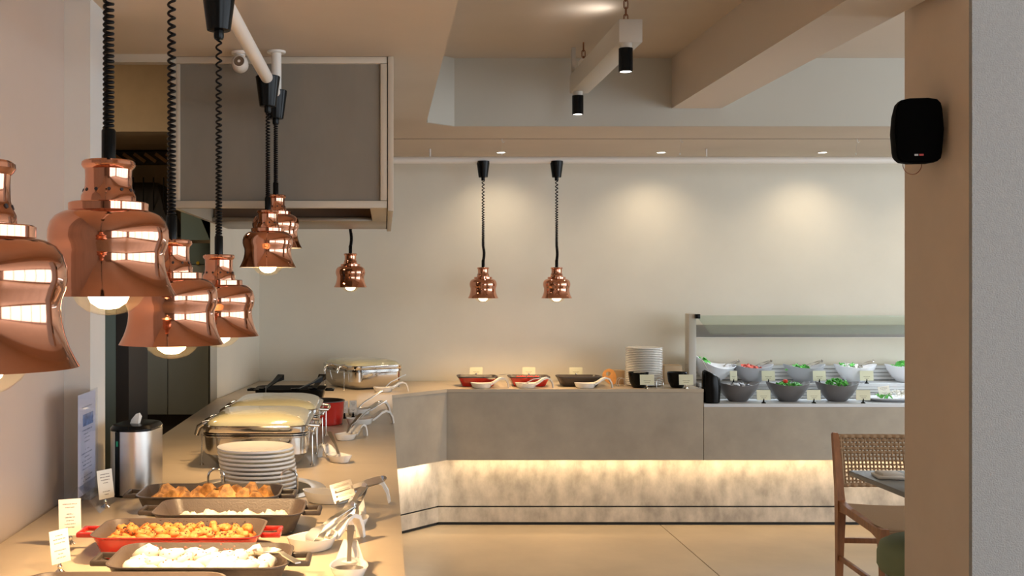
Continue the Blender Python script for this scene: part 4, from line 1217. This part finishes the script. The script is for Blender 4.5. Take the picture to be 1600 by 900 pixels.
# ------------------------------------------------------------------ dining furniture behind the pier
dt = thing('dining_table', 'dark grey topped dining table half hidden behind the pier', 'table', (2.72, 4.47, 0))
MB().b2(-0.67, 0.37, -0.35, 0.33, 0.728, 0.75, 0.003).build('table_top', 'table_top', dt)
MB().lathe([(0, 0), (0.20, 0), (0.20, 0.012), (0.03, 0.03), (0.028, 0.728)], 28, cap1=True).build('pedestal', 'table_top', dt)
nk = thing('napkin', 'folded white napkin on the dark dining table corner', 'napkin', (2.14, 4.62, 0.75), R(-10))
MB().box((0, 0, 0.006), (0.11, 0.12, 0.012), 0.005).build('fold', 'linen', nk)
MB().box((0.01, 0.01, 0.016), (0.09, 0.09, 0.012), 0.005).build('fold', 'linen', nk, rot=(0, 0, R(8)))
gs = thing('green_stool', 'sage green upholstered round stool tucked under the table', 'stool', (2.27, 4.50, 0))
MB().lathe([(0, 0.36), (0.17, 0.36), (0.20, 0.375), (0.213, 0.40), (0.213, 0.45), (0.20, 0.49), (0.16, 0.512), (0, 0.52)], 36).build('seat', 'sage', gs, ang=70)
MB().lathe([(0, 0.345), (0.18, 0.345), (0.18, 0.36), (0, 0.36)], 30).build('seat_base', 'table_top', gs)
for k in range(4):
    an = R(45 + 90 * k)
    MB().tube([(0.13 * math.cos(an), 0.13 * math.sin(an), 0.35), (0.17 * math.cos(an), 0.17 * math.sin(an), 0.0)], [0.016, 0.011], 10).build('leg', 'table_top', gs)

ch = thing('dining_chair', 'teak dining chair with woven rope seat and back', 'chair', (2.32, 5.05, 0), R(-4))
# local frame: front at y=0, back at y=0.62, left post x=0, right x=0.52
CW, BY = 0.52, 0.60


def bar(pts, hw, hd_, M=None):
    m0 = MB()
    m0.loft([[(p[0] - hw, p[1] - hd_, p[2]), (p[0] + hw, p[1] - hd_, p[2]), (p[0] + hw, p[1] + hd_, p[2]), (p[0] - hw, p[1] + hd_, p[2])] for p in pts], True, True)
    return m0


for x in (0.0, CW):
    MB().loft([[(x - a_, y - b_, z), (x + a_, y - b_, z), (x + a_, y + b_, z), (x - a_, y + b_, z)] for y, z, a_, b_ in
               ((BY + 0.0, 0.0, 0.014, 0.014), (BY - 0.01, 0.22, 0.017, 0.019), (BY - 0.02, 0.42, 0.021, 0.026), (BY + 0.0, 0.52, 0.018, 0.021), (BY + 0.06, 0.785, 0.015, 0.016), (BY + 0.062, 0.795, 0.010, 0.011))], True, True).build('leg', 'teak', ch, ang=30)
    MB().loft([[(x - a_, y - b_, z), (x + a_, y - b_, z), (x + a_, y + b_, z), (x - a_, y + b_, z)] for y, z, a_, b_ in
               ((0.0, 0.0, 0.012, 0.013), (0.005, 0.25, 0.016, 0.018), (0.010, 0.41, 0.021, 0.026), (0.010, 0.435, 0.019, 0.024))], True, True).build('leg', 'teak', ch, ang=30)
    MB().loft([[(x - 0.014, y, z - h_), (x + 0.014, y, z - h_), (x + 0.014, y, z + 0.018), (x - 0.014, y, z + 0.018)] for y, z, h_ in
               ((0.03, 0.405, 0.032), (0.12, 0.410, 0.018), (0.45, 0.425, 0.02), (BY - 0.03, 0.440, 0.04))], True, True).build('seat_rail', 'teak', ch)
    MB().b2(x - 0.009, x + 0.009, 0.015, BY - 0.01, 0.145, 0.170, 0.003).build('stretcher', 'teak', ch)
MB().b2(0.018, CW - 0.018, BY - 0.03, BY - 0.01, 0.235, 0.262, 0.003).build('stretcher', 'teak', ch)
MB().b2(0.018, CW - 0.018, 0.0, 0.018, 0.195, 0.222, 0.003).build('stretcher', 'teak', ch)
# woven seat: strands across
sw = MB()
for k in range(46):
    y = 0.012 + k * 0.0118
    z = 0.428 + 0.012 * y / BY - 0.012 * math.sin(PI * k / 45)
    sw.tube([(0.0, y, z + 0.004), (CW * 0.25, y, z - 0.004), (CW * 0.5, y, z - 0.007), (CW * 0.75, y, z - 0.004), (CW, y, z + 0.004)], 0.0062, 6)
for k in range(8):
    z = 0.372 + k * 0.008
    sw.tube([(0.02, 0.002, z), (CW - 0.02, 0.002, z)], 0.0048, 6)
o = sw.build('woven_seat', 'rope', ch, ang=80)
o['kind'] = 'stuff'
# woven back: crossing strands with open holes
bw = MB()


def bpt(x, z, off):
    y = BY + 0.005 + (z - 0.52) * 0.21 + off + 0.018 * math.sin(PI * x / CW)
    return (x, y, z)


nh, nv = 13, 27
z0, z1 = 0.530, 0.775
for k in range(nh):
    z = z0 + (z1 - z0) * k / (nh - 1)
    pts = []
    for q in range(nv * 2 + 1):
        x = CW * q / (nv * 2)
        pts.append(bpt(x, z, 0.0028 * (1 if (q // 2 + k) % 2 else -1)))
    bw.tube(pts, (0.0050 if k < 8 else 0.0078) if 0 < k < nh - 1 else 0.012, 6)
for q in range(1, nv):
    x = CW * q / nv
    pts = [bpt(x, z0 + (z1 - z0) * k / (nh - 1), 0.0028 * (-1 if (q + k) % 2 else 1)) for k in range(nh)]
    bw.tube(pts, 0.0052, 6)
for x in (0.012, 0.026, CW - 0.026, CW - 0.012):
    bw.tube([bpt(x, z0, 0), bpt(x, z1, 0)], 0.009, 6)
o = bw.build('woven_back', 'rope', ch, ang=80)
o['kind'] = 'stuff'
